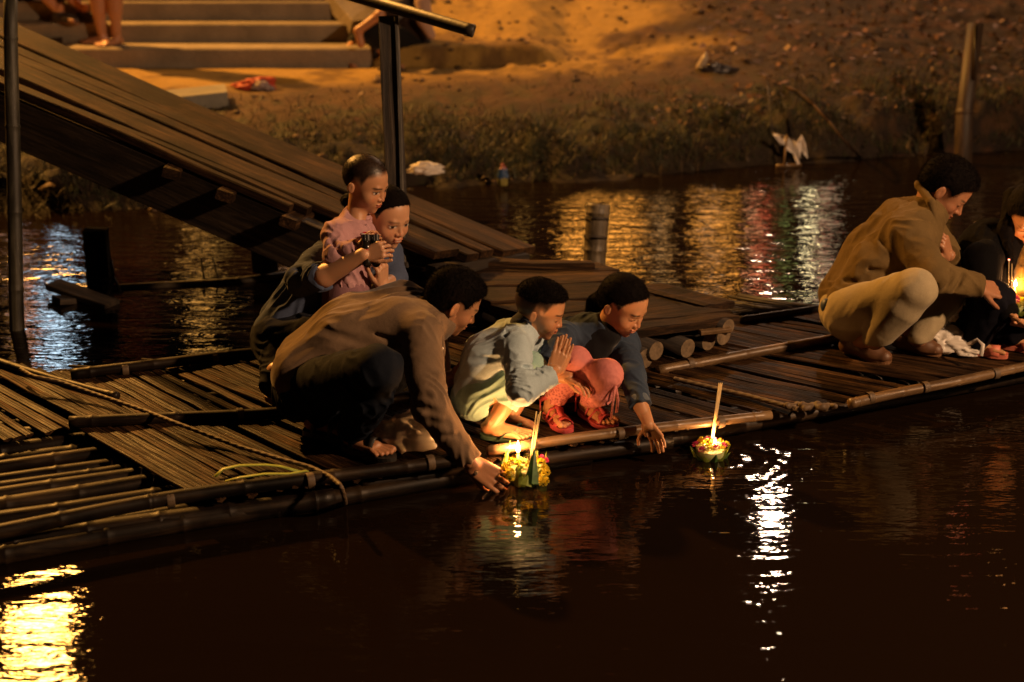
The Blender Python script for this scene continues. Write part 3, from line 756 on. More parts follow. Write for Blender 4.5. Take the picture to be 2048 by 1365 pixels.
    fuzz(root, (VV, FF, None), 12000, .008, seed=4, down=.8)
    sm = mat_simple('pink_rubber', (.52, .08, .09), .45); gm = mat_simple('gold_flower', (.6, .4, .15), .4)
    for a, c in ((hA, tA), (hB, tB)):
        v, f = sole(a, c, t=.016, w=.44, grow=.04); so = link_mesh('sandal', mesh_from('sandal', v, f, sm, False), root)
        fr = foot_frame(a, c)
        strap('strap', arc_over(fr(-.20, .80, .10), fr(.20, .80, .10), .028), .016, .006, sm, so)
        strap('strap', [fr(-.2, .55, .10), fr(-.08, .66, .27), fr(.1, .74, .22), fr(.2, .78, .1)], .012, .006, sm, so)
        strap('strap', [fr(.2, .50, .10), fr(.10, .60, .30), fr(-.08, .72, .24), fr(-.2, .78, .1)], .012, .006, sm, so)
        strap('strap', [fr(-.19, .36, .10), fr(-.13, .42, .32), fr(0, .48, .40), fr(.13, .42, .32), fr(.19, .36, .1)], .014, .006, sm, so)
        strap('strap', [fr(-.17, .06, .42), fr(-.15, .2, .52), fr(0, .42, .50), fr(.15, .2, .52), fr(.17, .06, .42), fr(0, -.03, .40), fr(-.17, .06, .42)], .016, .006, sm, so, up=lambda p: (p - fr(0, .2, .45)) + V3(0, 0, .001))
        strap('strap', [fr(-.17, .04, .1), fr(-.17, .05, .42)], .02, .005, sm, so, up=(-1, 0, 0)); strap('strap', [fr(.17, .04, .1), fr(.17, .05, .42)], .02, .005, sm, so, up=(1, 0, 0))
        strap('strap', [fr(0, .45, .47), fr(0, .62, .32), fr(0, .78, .22)], .02, .006, sm, so)
        fl = Sdf()
        for q in range(5):
            an_ = q * 2 * math.pi / 5; fl.sph(fr(.04 * math.cos(an_), .42 + .035 * math.sin(an_), .53), .0062, k=.002)
        solid('flower', fl, .0018, gm, so)
    # pink ribbons at the knee side
    strap('ribbon', [P(1231, 772, 5.22), P(1236, 800, 5.24), P(1233, 826, 5.3)], .010, .002, pink, root, up=(0, -1, 0)); strap('ribbon', [P(1231, 772, 5.22), P(1226, 805, 5.22), P(1222, 838, 5.3)], .008, .002, pink, root, up=(0, -1, 0))
    return root

def make_mother():
    root = person(G(600, 800), 'smiling young woman in blue top squatting with a toddler in her arms')
    skin = (0.56, 0.31, 0.18)
    pel, mid, che, nk = P(565, 655, 5.88), P(618, 585, 5.88), P(672, 535, 5.88), P(738, 502, 5.88)
    blue = mat_cloth('blue_knit_top', (0.075, 0.10, 0.18), sheen=.12)
    shn, eln, cun, wrn = P(650, 520, 5.76), P(602, 560, 5.66), P(648, 552, 5.58), P(728, 510, 5.50)
    shf, elf, cuf, wrf = P(772, 505, 5.98), P(788, 560, 5.92), P(778, 575, 5.84), P(766, 572, 5.72)
    s = Sdf()
    for q in (-1, 1):
        L = V3(0, .06 * q, 0)
        s.cap(pel + L, mid + L, .098, .095, k=.04); s.cap(mid + L, che + L, .095, .10, k=.04); s.cap(che + L, nk, .085, .06, k=.04)
    s.cap(shn, eln, .065, .056, k=.03); s.cap(eln, cun, .056, .050, k=.025); s.cap(che, shf, .08, .06, k=.04); s.cap(shf, elf, .056, .05, k=.03); s.cap(elf, cuf, .05, .04, k=.02)
    s.half(cun, cun - eln, .065); s.half(nk + V3(.01, 0, .03), V3(.5, 0, .8), .08)
    for a, b in ((P(612, 500, 5.74), P(590, 560, 5.7)), (P(600, 540, 5.6), P(622, 580, 5.6)), (P(628, 470, 5.78), P(600, 520, 5.75)), (P(580, 570, 5.75), P(560, 620, 5.8))): s.cap(a, b, .009, .006, k=.02, sub=True)
    solid('knit_top', s, .0045, blue, root, folds((-.5, 0, -.8), .045, .0075, 51))
    dark = mat_cloth('navy_trouser_cloth', (.010, .012, .022), sheen=0.03)
    hn, hf = P(560, 680, 5.80), P(575, 670, 5.96); kn1, kn2 = P(700, 668, 5.62), P(735, 650, 5.85)
    hA, tA = G(536, 800), G(625, 818); hB, tB = G(610, 785), G(700, 800)
    anA, anB = ankle_of(hA, tA, .08), ankle_of(hB, tB, .08)
    t = Sdf(); t.ell(P(565, 672, 5.88), (.118, .16, .115), k=.04); t.cap(hn, kn1, .098, .07, k=.03); t.cap(hf, kn2, .098, .07, k=.03)
    t.cap(kn1, anA, .066, .05, k=.02).cap(kn2, anB, .066, .05, k=.02); t.cap(hn, anA, .09, .05, k=.04)
    solid('trousers', t, .0055, dark, root, folds((.6, 0, -.7), .05, .007, 52))
    b = Sdf(); b.cap(pel, che, .08, .08).cap(che, nk, .07, .045).cap(shn, eln, .038, .034).cap(eln, cun, .038, .038).cap(cun, wrn, .042, .027, k=.02).cap(shf, elf, .035, .03).cap(elf, wrf, .03, .026).cap(che, shn, .05, .035).cap(che, shf, .05, .035)
    b.cap(pel, hn, .07, .07).cap(pel, hf, .07, .07).cap(hn, kn1, .06, .05).cap(hf, kn2, .06, .05).cap(kn1, anA, .045, .035).cap(kn2, anB, .045, .035)
    pieces = [b.mesh(.0055)]
    pieces.append(hand(wrn, P(760, 500, 5.48) - wrn, V3(-.1, -.9, .4), .145, side=1, curl=(1.05, 1.05, 1.1, 1.1), thumb=(.45, .9, -.1), arm=cun * .3 + wrn * .7, arm_r=.030))
    pieces.append(hand(wrf, P(764, 528, 5.66) - wrf, V3(.85, -.5, .1), .165, side=-1, curl=(.85, .85, .9, .9), thumb=(.5, .8, -.2), arm=cuf, arm_r=.03))
    pieces.append(foot(hA + V3(0, 0, .02), tA + V3(0, 0, .02), leg=anA + V3(0, 0, .04), leg_r=.036)); pieces.append(foot(hB + V3(0, 0, .02), tB + V3(0, 0, .02), leg=anB + V3(0, 0, .04), leg_r=.036))
    hh = head(P(774, 434, 5.86), (.66, -.70, -.27), (.22, -.16, .96), .236, P(738, 508, 5.88), female=True, skin=skin, hair='up', eyes='open', smile=True, neck_r=.046, seed=41)
    body_mesh(root, pieces, skin, [hh[0]])
    V, F, C = hh[1]; tv, tf = Sdf().ell(P(697, 402, 5.98), (.030, .035, .028), k=.02).cap(P(706, 402, 5.97), P(735, 405, 5.95), .022, .045, k=.02).mesh(.004, disp=folds((.3, .3, 1), .014, .004, 9))
    VV, FF = join([(V, F), (tv, tf)])
    link_mesh('hair', mesh_from('hair', VV, FF, HAIR, True, np.concatenate([C, np.tile(np.array((.0045, .003, .0024), np.float32), (len(tv), 1))])), root)
    fuzz(root, (VV, FF, None), 9000, .007, seed=6, down=.8)
    sm = mat_simple('tan_leather', (.22, .12, .06), .5)
    for a, c in ((hA, tA), (hB, tB)):
        v, f = sole(a, c, t=.02, w=.4); so = link_mesh('sandal', mesh_from('sandal', v, f, sm, False), root); fr = foot_frame(a, c)
        strap('strap', [fr(-.17, .2, .12), fr(-.16, .02, .28), fr(0, -.06, .30), fr(.16, .02, .28), fr(.17, .2, .12)], .03, .005, sm, so, up=lambda p: p - fr(0, .2, .25)); strap('strap', arc_over(fr(-.19, .62, .09), fr(.19, .62, .09), .05), .03, .004, sm, so)
    return root
def make_toddler():
    root = person(G(700, 812), 'toddler in a pink suit standing in the squatting woman\'s arms')
    skin = (0.50, 0.26, 0.14)
    pink = mat_cloth('pink_cotton', (0.52, 0.30, 0.33), sheen=.2); pink2 = mat_cloth('dusky_pink_cotton', (0.30, 0.16, 0.19), sheen=.15)
    che, mid, nk = P(700, 476, 5.70), P(692, 560, 5.72), P(712, 434, 5.70)
    shn, eln, cun = P(672, 470, 5.63), P(672, 512, 5.57), P(716, 497, 5.53)
    shf, elf, cuf = P(724, 465, 5.78), P(738, 508, 5.76), P(738, 508, 5.64)
    s = Sdf(); s.cap(che, mid, .082, .092, k=.03); s.cap(che, nk, .075, .052, k=.03); s.cap(che, shn, .06, .05, k=.03); s.cap(shn, eln, .05, .043, k=.02); s.cap(eln, cun, .044, .036, k=.02); s.cap(shf, elf, .045, .04, k=.02); s.cap(che, shf, .06, .045, k=.03); s.cap(elf, cuf, .038, .033, k=.02)
    s.half(cun, cun - eln, .05); s.half(cuf, cuf - elf, .05); s.half(nk + V3(.004, 0, .014), V3(.40, -.3, .85), .07); s.half(P(695, 600, 5.72), -ZUP, .13)
    for a, b in ((P(660, 480, 5.56), P(690, 520, 5.5)), (P(690, 470, 5.58), P(712, 520, 5.52)), (P(700, 490, 5.5), P(705, 520, 5.5))): s.cap(a, b, .007, .004, k=.016, sub=True)
    sh = solid('shirt', s, .0036, pink, root, folds((.35, 0, -.9), .030, .0052, 61))
    # collar ring
    ring = Sdf(); nv = V3(.40, -.3, .85); nv /= np.linalg.norm(nv); e1 = np.cross(nv, V3(0, 1, 0)); e1 /= np.linalg.norm(e1); e2 = np.cross(nv, e1); cc = nk + V3(.006, 0, .002)
    for q in range(14):
        a, b_ = q * 2 * math.pi / 14, (q + 1) * 2 * math.pi / 14
        ring.cap(cc + .050 * (e1 * math.cos(a) + e2 * math.sin(a)), cc + .050 * (e1 * math.cos(b_) + e2 * math.sin(b_)), .008, .008, k=.006)
    solid('collar', ring, .003, pink, root)
    # red and white print on the chest
    pr = Sdf(); pr.ell(P(733, 470, 5.625), (.022, .006, .012), k=.004); pv, pf = pr.mesh(.002)
    cols = np.where(((pv[:, 2] * 220).astype(int) % 2 == 0)[:, None], np.array((.6, .02, .03)), np.array((.75, .7, .7)))
    link_mesh('chest_print', mesh_from('chest_print', pv, pf, mat_attr('print_ink', .6), True, cols), root)
    t = Sdf(); t.cap(P(692, 575, 5.72), P(688, 640, 5.72), .09, .082, k=.03)
    hA, tA = G(672, 815), G(715, 822); hB, tB = G(715, 800), G(755, 806)
    t.cap(P(678, 640, 5.68), hA + V3(.02, 0, .05), .062, .042, k=.02); t.cap(P(704, 640, 5.76), hB + V3(.02, 0, .05), .062, .042, k=.02)
    solid('trousers', t, .005, pink2, root, folds((0, 0, -1), .035, .005, 62))
    b = Sdf(); b.cap(che, mid, .06, .06).cap(che, nk, .05, .036).cap(shn, eln, .028, .024).cap(eln, cun, .024, .020).cap(shf, elf, .028, .024).cap(elf, cuf, .024, .02).cap(che, shn, .04, .03).cap(che, shf, .04, .03).cap(mid, P(690, 640, 5.72), .06, .06)
    b.cap(P(678, 640, 5.68), hA + V3(.02, 0, .05), .045, .03).cap(P(704, 640, 5.76), hB + V3(.02, 0, .05), .045, .03)
    pieces = [b.mesh(.0055)]
    w1 = P(720, 495, 5.53); w2 = P(745, 500, 5.61)
    pieces.append(hand(w1, P(745, 480, 5.525) - w1, V3(-.3, -.9, .1), .098, side=-1, curl=(.85, .85, .9, .9), thumb=(.4, .9, .0), arm=eln, arm_r=.024, h=.0018))
    pieces.append(hand(w2, P(755, 478, 5.60) - w2, V3(.5, .8, .1), .098, side=1, curl=(.85, .85, .9, .9), thumb=(.4, .9, .0), arm=cuf + V3(0, .01, 0), arm_r=.024, h=.0018))
    pieces.append(foot(hA, tA, leg=hA + V3(.03, 0, .08), leg_r=.03)); pieces.append(foot(hB, tB, leg=hB + V3(.03, 0, .08), leg_r=.03))
    hh = head(P(731, 368, 5.68), (.80, -.44, -.30), (.24, -.10, .96), .214, P(712, 448, 5.70), child=True, skin=skin, hair='buzz', eyes='open', neck_r=.034, seed=51)
    body_mesh(root, pieces, skin, [hh[0]])
    scalp = hh[0]; sv = scalp[0]; fc_ = sv[scalp[1]].mean(1); dark = scalp[2][scalp[1]].mean(1)[:, 0] < .06
    top = dark & (fc_[:, 2] > P(731, 372, 5.68)[2]); fuzz(root, (sv, scalp[1][top], None), 7000, .0035, seed=8, width=.0005)
    return root
def make_right_man():
    root = person(G(1760, 705), 'squatting man in olive jacket and khaki trousers bending over a lit float')
    skin = (0.36, 0.17, 0.09)
    pel, mid, che, nk = P(1702, 602, 6.25), P(1752, 525, 6.25), P(1812, 462, 6.25), P(1856, 425, 6.25)
    shn, eln, wrn = P(1812, 470, 6.10), P(1872, 556, 5.95), P(1958, 572, 6.02)
    shf, elf, wrf = P(1850, 450, 6.40), P(1915, 545, 6.42), P(1898, 512, 6.28)
    jk = mat_cloth('olive_jacket_cloth', (0.15, 0.10, 0.04), sheen=.05)
    s = Sdf()
    for q in (-1, 1):
        L = V3(0, .075 * q, 0)
        s.cap(pel + L, mid + L, .115, .112, k=.05); s.cap(mid + L, che + L, .112, .112, k=.05); s.cap(che + L, nk + L * .3, .10, .07, k=.05)
    s.cap(shn, eln, .078, .062, k=.04); s.cap(eln, wrn, .062, .044, k=.03); s.cap(shf, elf, .07, .06, k=.04); s.cap(elf, wrf, .055, .045, k=.03)
    s.half(wrn, wrn - eln, .06); s.half(wrf, wrf - elf, .06); s.half(P(1866, 405, 6.25), P(1880, 380, 6.25) - nk, .10)
    s.half(P(1665, 625, 6.25), V3(-.45, 0, -1), .14)
    for a, b in ((P(1855, 590, 5.9), P(1880, 560, 5.9)), (P(1890, 585, 5.9), P(1905, 545, 5.92)), (P(1910, 580, 5.94), P(1925, 552, 5.95)), (P(1740, 540, 6.08), P(1830, 550, 6.0)), (P(1690, 560, 6.12), P(1770, 575, 6.06)), (P(1700, 520, 6.05), P(1790, 505, 6.0))): s.cap(a, b, .010, .006, k=.022, sub=True)
    solid('jacket', s, .0046, jk, root, folds((.5, 0, -.75), .06, .0065, 71))
    cl = Sdf(); cl.cap(P(1838, 372, 6.22), P(1862, 405, 6.13), .016, .016, k=.01); cl.cap(P(1862, 405, 6.13), P(1872, 448, 6.12), .017, .010, k=.01); cl.cap(P(1838, 372, 6.22), P(1836, 368, 6.32), .016, .016, k=.01)
    solid('collar', cl, .0035, jk, root)
    kh = mat_cloth('khaki_cloth', (0.42, 0.35, 0.22), sheen=.08)
    hn, hf = P(1700, 628, 6.14), P(1712, 616, 6.36); kn1, kn2 = P(1828, 580, 5.88), P(1888, 590, 6.22)
    hA, tA = G(1690, 704), G(1778, 728); hB, tB = G(1795, 694), G(1880, 712)
    anA, anB = ankle_of(hA, tA, .09), ankle_of(hB, tB, .09)
    anA = P(1750, 680, 6.02); anB = P(1838, 676, 6.20)
    t = Sdf(); t.ell(P(1702, 622, 6.25), (.125, .17, .12), k=.04); t.cap(hn, kn1, .105, .078, k=.03); t.cap(hf, kn2, .10, .074, k=.03)
    t.cap(kn1, anA, .078, .050, k=.02); t.cap(kn2, anB, .074, .044, k=.02); t.cap(kn1 * .65 + anA * .35, kn1 * .2 + anA * .8, .078, .056, k=.03)
    t.half(anA + V3(0, 0, -.01), V3(.1, 0, -1), .08); t.half(anB + V3(0, 0, -.01), V3(.1, 0, -1), .08)
    for a, b in ((P(1760, 640, 5.98), P(1740, 600, 6.02)), (P(1775, 560, 5.98), P(1760, 600, 6.0)), (P(1840, 620, 5.85), P(1770, 675, 5.95))): s.cap(a, b, .008, .005, k=.02, sub=True)
    solid('trousers', t, .0046, kh, root, folds((.6, -.1, .65), .06, .0042, 72))
    ph = Sdf().ell(P(1652, 612, 6.15), (.022, .03, .03), k=.01); solid('phone_pouch', ph, .004, mat_simple('blue_pouch', (.03, .05, .10), .5), root)
    b = Sdf(); b.cap(pel, che, .09, .09).cap(che, nk, .08, .055).cap(shn, eln, .034, .026).cap(eln, wrn, .026, .024).cap(shf, elf, .034, .03).cap(elf, wrf, .030, .027).cap(che, shn, .05, .04).cap(che, shf, .05, .04)
    b.cap(pel, hn, .08, .08).cap(pel, hf, .08, .08).cap(hn, kn1, .07, .05).cap(hf, kn2, .07, .05).cap(kn1, anA, .045, .035).cap(kn2, anB, .045, .035).cap(anA, ankle_of(hA, tA, .06), .035, .03).cap(anB, ankle_of(hB, tB, .06), .035, .03)
    pieces = [b.mesh(.007)]
    pieces.append(hand(wrn, P(2010, 585, 6.08) - wrn, V3(-.1, -.6, .8), .185, side=1, curl=(.3, .4, .45, .5), thumb=(.45, .8, -.3), arm=eln * .4 + wrn * .6, arm_r=.03, h=.0024))
    pieces.append(hand(wrf, P(1886, 472, 6.2) - wrf, V3(.8, -.5, .1), .175, side=-1, curl=(.85, .9, .95, .95), thumb=(.5, .8, -.2), arm=elf * .3 + wrf * .7, arm_r=.03, h=.0024))
    hh = head(P(1889, 380, 6.22), (.72, -.24, -.62), (.62, -.12, .76), .252, P(1858, 428, 6.25), skin=skin, hair='thick', neck_r=.06, seed=61)
    body_mesh(root, pieces, skin, [hh[0]])
    link_mesh('hair', mesh_from('hair', *hh[1][:2], HAIR, True, hh[1][2]), root)
    fuzz(root, hh[1], 12000, .011, seed=9, down=.2)
    shoe_m = mat_simple('brown_shoe', (.10, .045, .02), .5)
    for a, c in ((hA, tA), (hB, tB)): shoe(root, a, c, shoe_m)
    return root
def shoe(root, a, c, m, hgt=.085):
    a = np.asarray(a); c = np.asarray(c); L = np.linalg.norm(c - a)
    fr = foot_frame(a, c); s = Sdf()
    s.cap(fr(0, .12, .17), fr(0, .62, .13), .045, .042, k=.02); s.cap(fr(0, .62, .13), fr(.0, .88, .10), .042, .032, k=.02); s.cap(fr(0, .14, .2), fr(0, .18, .38), .045, .045, k=.02)
    s.half(fr(0, .5, .0) + V3(0, 0, .012), -ZUP, .3); s.half(fr(0, .16, .36), ZUP, .1)
    so = solid('shoe', s, .004, m, root)
    v, f = sole(a, c, t=.018, w=.36, grow=.03, waist=.9); link_mesh('sole', mesh_from('sole', v, f, mat_simple('shoe_sole', (.16, .08, .035), .6), False), so)
    return so
def make_right_woman():
    root = person(G(2010, 690), 'woman in black jacket with long dark hair at the right edge holding a lit float')
    skin = (0.50, 0.25, 0.12)
    bk = mat_cloth('black_jacket_cloth', (.005, .0045, .005), rough=.95, sheen=.0)
    pel, che, nk = P(1965, 620, 6.42), P(1985, 505, 6.42), P(2045, 468, 6.40)
    s = Sdf(); s.cap(pel, che, .12, .135, k=.05); s.cap(che, nk, .125, .07, k=.05); s.cap(che + V3(.1, .05, 0), nk, .12, .07, k=.05)
    shn, eln, wrn = P(1965, 520, 6.26), P(1968, 610, 6.18), P(2010, 622, 6.10)
    shl, ell, wrl = P(2085, 515, 6.4), P(2110, 610, 6.3), P(2070, 625, 6.15)
    s.cap(shn, eln, .08, .062, k=.04); s.cap(eln, wrn, .06, .05, k=.03); s.cap(che, shl, .1, .08, k=.04); s.cap(shl, ell, .08, .062, k=.04); s.cap(ell, wrl, .06, .05, k=.03)
    s.half(P(2050, 462, 6.4), V3(.2, -.2, 1), .09)
    solid('jacket', s, .006, bk, root, folds((.3, 0, -1), .05, .007, 81))
    solid('blouse', Sdf().cap(P(2052, 500, 6.33), P(2050, 585, 6.25), .035, .05, k=.02), .005, mat_cloth('yellow_blouse', (.22, .13, .03)), root, folds((0, 0, 1), .03, .004, 3))
    dn = mat_cloth('dark_trouser', (.007, .007, .012), sheen=0); t = Sdf()
    hA, tA = G(1935, 706), G(2012, 716); hB, tB = G(2000, 695), G(2080, 706)
    t.ell(P(1975, 640, 6.42), (.13, .14, .11), k=.04); t.cap(P(1965, 650, 6.34), P(1990, 600, 6.12), .095, .075, k=.03); t.cap(P(1990, 640, 6.45), P(2085, 610, 6.2), .095, .072, k=.03)
    t.cap(P(1990, 605, 6.12), ankle_of(hA, tA, .06), .07, .045, k=.02); t.cap(P(2085, 610, 6.2), ankle_of(hB, tB, .06), .07, .045, k=.02); t.cap(P(1935, 650, 6.3), P(1938, 690, 6.27), .07, .06, k=.04)
    solid('trousers', t, .006, dn, root, folds((.3, 0, -1), .05, .006, 82))
    b = Sdf(); b.cap(pel, che, .09, .09).cap(che, nk, .08, .05).cap(shn, eln, .04, .035).cap(eln, wrn, .035, .026).cap(shl, ell, .04, .035).cap(ell, wrl, .035, .026).cap(che, shn, .05, .04).cap(che, shl, .05, .04).cap(P(1990, 605, 6.12), ankle_of(hA, tA, .05), .04, .03).cap(P(2085, 610, 6.2), ankle_of(hB, tB, .05), .04, .03).cap(pel, P(1990, 605, 6.12), .07, .05).cap(pel, P(2085, 610, 6.2), .07, .05)
    pieces = [b.mesh(.008)]
    pieces.append(hand(wrn + V3(-.01, 0, -.01), P(2040, 640, 6.08) - wrn, V3(0, -.5, -.8), .165, side=-1, curl=(.3, .3, .3, .35), thumb=(.6, .7, .2), arm=wrn * .7 + eln * .3, arm_r=.028, h=.0025))
    pieces.append(hand(wrl, P(2048, 645, 6.10) - wrl, V3(0, -.6, -.7), .165, side=1, curl=(.3, .3, .3, .35), thumb=(.6, .7, .2), arm=wrl * .7 + ell * .3, arm_r=.028, h=.0025))
    pieces.append(foot(hA + V3(0, 0, .015), tA + V3(0, 0, .015), leg_r=.034)); pieces.append(foot(hB + V3(0, 0, .015), tB + V3(0, 0, .015), leg_r=.034))
    hh = head(P(2056, 432, 6.30), (-.12, -.80, -.58), (-.05, -.45, .88), .235, nk, female=True, skin=skin, hair='long', neck_r=.05, seed=71)
    body_mesh(root, pieces, skin, [hh[0]])
    V, F, C = hh[1]
    ls = Sdf().cap(P(2030, 395, 6.33), P(2012, 460, 6.30), .045, .028, k=.03).cap(P(2012, 460, 6.30), P(2022, 560, 6.22), .028, .010, k=.03).cap(P(2100, 420, 6.33), P(2110, 560, 6.3), .05, .03, k=.03).cap(P(2060, 400, 6.42), P(2030, 470, 6.45), .07, .06, k=.03)
    tv, tf = ls.mesh(.005, disp=folds((0, 0, -1), .018, .004, 9)); VV, FF = join([(V, F), (tv, tf)])
    link_mesh('hair', mesh_from('hair', VV, FF, HAIR, True, np.concatenate([C, np.tile(np.array((.0045, .003, .0024), np.float32), (len(tv), 1))])), root)
    sm = mat_simple('salmon_rubber', (.55, .16, .10), .5)
    for a, c in ((hA, tA), (hB, tB)):
        v, f = sole(a, c, t=.018, w=.42); so = link_mesh('sandal', mesh_from('sandal', v, f, sm, False), root); fr = foot_frame(a, c)
        strap('strap', arc_over(fr(-.20, .66, .07), fr(.20, .66, .07), .035), .05, .006, sm, so)
    return root
def make_background_people():
    gz = STEP_Z
    # bare legs of a person standing on the steps
    z1 = gz[1]
    hA, tA = G(219, 89, z1), G(168, 88, z1); hB, tB = G(246, 88.5, z1), G(232, 94, z1)
    root = person((hA + hB) / 2, 'barefoot person standing on the concrete steps, only the bare legs in view')
    tA = hA + (tA - hA) / np.linalg.norm(tA - hA) * .24; tB = hB + V3(-.16, -.16, 0)
    an, bn = ankle_of(hA, tA, .09), ankle_of(hB, tB, .09)
    kA, kB = an + V3(-.03, .0, .40), bn + V3(.02, .02, .40); hipA, hipB = kA + V3(.03, 0, .42), kB + V3(-.03, 0, .42)
    sk = (0.42, 0.2, .1)
    b = Sdf(); 
    for k_, a_, h_ in ((kA, an, hipA), (kB, bn, hipB)):
        b.cap(a_, k_, .036, .058, k=.03); b.cap(a_ + V3(0, .01, .16), a_ + V3(0, .02, .27), .045, .055, k=.04); b.cap(k_, h_, .058, .08, k=.03)
    pv = (hipA + hipB) / 2; ch = pv + V3(0, .02, .45); b.cap(pv, ch, .12, .13, k=.05).cap(ch, ch + V3(0, 0, .17), .06, .05, k=.04)
    sA, sB = ch + V3(-.17, 0, .04), ch + V3(.17, 0, .04); b.cap(sA, sA + V3(-.03, 0, -.28), .045, .038).cap(sA + V3(-.03, 0, -.28), sA + V3(0, -.1, -.5), .036, .026).cap(sB, sB + V3(.03, 0, -.28), .045, .038).cap(sB + V3(.03, 0, -.28), sB + V3(0, -.1, -.5), .036, .026)
    hd = head(ch + V3(0, -.02, .30), (-.3, -.9, -.2), ZUP, .235, ch + V3(0, 0, .12), skin=sk, seed=81)
    hs = [hand(sA + V3(0, -.1, -.5), V3(.05, -.1, -1), V3(-1, 0, 0), .18, side=1, h=.005), hand(sB + V3(0, -.1, -.5), V3(-.05, -.1, -1), V3(1, 0, 0), .18, side=-1, h=.005)]
    body_mesh(root, [b.mesh(.011), foot(hA, tA, h=.005, leg=an + V3(0, 0, .1), leg_r=.037, inner=1), foot(hB, tB, h=.005, leg=bn + V3(0, 0, .1), leg_r=.037)] + hs, sk, [hd[0]])
    link_mesh('hair', mesh_from('hair', *hd[1][:2], HAIR, True, hd[1][2]), root)
    sh = Sdf().cap(hipA, kA + V3(0, 0, .12), .10, .095, k=.03).cap(hipB, kB + V3(0, 0, .12), .10, .095, k=.03).cap(hipA, hipB, .12, .12, k=.03); solid('shorts', sh, .011, mat_cloth('grey_shorts', (.06, .06, .07)), root)
    ts = Sdf().cap(pv, ch, .14, .15, k=.04).cap(ch, sA, .09, .07, k=.03).cap(ch, sB, .09, .07, k=.03).cap(sA, sA + V3(-.02, 0, -.2), .07, .06).cap(sB, sB + V3(.02, 0, -.2), .07, .06); solid('tshirt', ts, .011, mat_cloth('dark_red_tshirt', (.15, .03, .03)), root)
    # seated person at the far left: two bare legs and dark slippers on the second step
    z2 = gz[2]
    hA, hB = G(112, 45.5, gz[2]), G(160, 44, gz[2]); tA, tB = hA + V3(.20, -.12, 0), hB + V3(.21, -.08, 0)
    seat = hA + V3(-.55, .35, .30)
    root = person(hA, 'person sitting on the steps at top left, bare shins and dark slippers in view')
    an, bn = ankle_of(hA, tA, .08), ankle_of(hB, tB, .08); kA, kB = an + V3(-.26, .03, .30), bn + V3(-.28, .05, .28)
    b = Sdf().cap(an, kA, .034, .055, k=.03).cap(bn, kB, .034, .055, k=.03).cap(kA, seat + V3(0, -.08, 0), .058, .085, k=.03).cap(kB, seat + V3(0, .1, 0), .058, .085, k=.03)
    che = seat + V3(.08, 0, .42); b.cap(seat, che, .11, .12, k=.05).cap(che, che + V3(.03, 0, .15), .06, .05, k=.03)
    ee = che + V3(.12, -.18, -.26); b.cap(che + V3(0, -.16, .03), ee, .045, .038).cap(ee, kA + V3(-.02, -.02, .09), .036, .027); ef = che + V3(.12, .18, -.26); b.cap(che + V3(0, .16, .03), ef, .045, .038).cap(ef, kB + V3(-.02, .02, .09), .036, .027)
    hd = head(che + V3(.05, 0, .27), (.9, -.3, -.2), ZUP, .235, che + V3(0, 0, .1), skin=sk, seed=82)
    body_mesh(root, [b.mesh(.011), foot(hA + V3(0, 0, .015), tA + V3(0, 0, .015), h=.005), foot(hB + V3(0, 0, .015), tB + V3(0, 0, .015), h=.005)], sk, [hd[0]])
    link_mesh('hair', mesh_from('hair', *hd[1][:2], HAIR, True, hd[1][2]), root)
    dk = mat_cloth('black_shorts', (.015, .014, .014))
    sh = Sdf().cap(seat + V3(0, -.08, 0), (seat + V3(0, -.08, 0)) * .35 + kA * .65, .11, .085, k=.03).cap(seat + V3(0, .1, 0), (seat + V3(0, .1, 0)) * .35 + kB * .65, .11, .085, k=.03); solid('shorts', sh, .011, dk, root)
    ts = Sdf().cap(seat, che, .13, .14, k=.04).cap(che + V3(0, -.14, .03), che + V3(.06, -.18, -.13), .075, .065, k=.03).cap(che + V3(0, .14, .03), che + V3(.06, .18, -.13), .075, .065, k=.03); solid('tshirt', ts, .011, mat_cloth('charcoal_tshirt', (.03, .03, .03)), root)
    for a, c in ((hA, tA), (hB, tB)): shoe(root, a, c, mat_simple('dark_slipper', (.03, .022, .018), .7))
    # crouching person in dark clothes at the foot of the steps, behind the rail
    z0 = GROUND_Z
    hA = G(760, 132, z0); tA = hA + V3(.20, -.1, 0); hB = hA + V3(-.30, .08, 0); tB = hB + V3(.14, -.17, 0)
    root = person(hA, 'person in dark clothes crouching at the end of the steps behind the hand rail')
    an, bn = ankle_of(hA, tA, .08), ankle_of(hB, tB, .08); D0 = depth_of(hA)
    pl = P(830, 95, D0 + .1); ch = P(800, 10, D0 + .1); kA, kB = P(742, 62, D0 - .15), P(728, 70, D0 + .2)
    b = Sdf().cap(an, kA, .034, .055).cap(bn, kB, .034, .055).cap(kA, pl, .06, .09, k=.03).cap(kB, pl, .06, .09, k=.03).cap(pl, ch, .11, .12, k=.04).cap(ch, ch + V3(-.06, 0, .17), .06, .05, k=.03)
    e1 = P(722, 40, D0 - .25); b.cap(ch + V3(0, -.17, 0), P(760, 30, D0 - .3), .045, .04).cap(P(760, 30, D0 - .3), P(716, 62, D0 - .25), .036, .03).cap(P(716, 62, D0 - .25), P(722, 88, D0 - .22), .03, .03)
    hd = head(ch + V3(-.08, -.02, .30), (-.7, -.5, -.4), ZUP, .235, ch + V3(-.03, 0, .1), skin=sk, seed=83)
    body_mesh(root, [b.mesh(.011), foot(hA, tA, h=.005), foot(hB, tB, h=.005)], sk, [hd[0]])
    link_mesh('hair', mesh_from('hair', *hd[1][:2], HAIR, True, hd[1][2]), root)
    tr = Sdf().cap(kA, pl, .09, .12, k=.04).cap(kB, pl, .09, .12, k=.04).cap(kA, an * .4 + kA * .6, .085, .07, k=.03).cap(kB, bn * .4 + kB * .6, .085, .07, k=.03); solid('trousers', tr, .011, mat_cloth('black_trousers', (.010, .010, .010)), root)
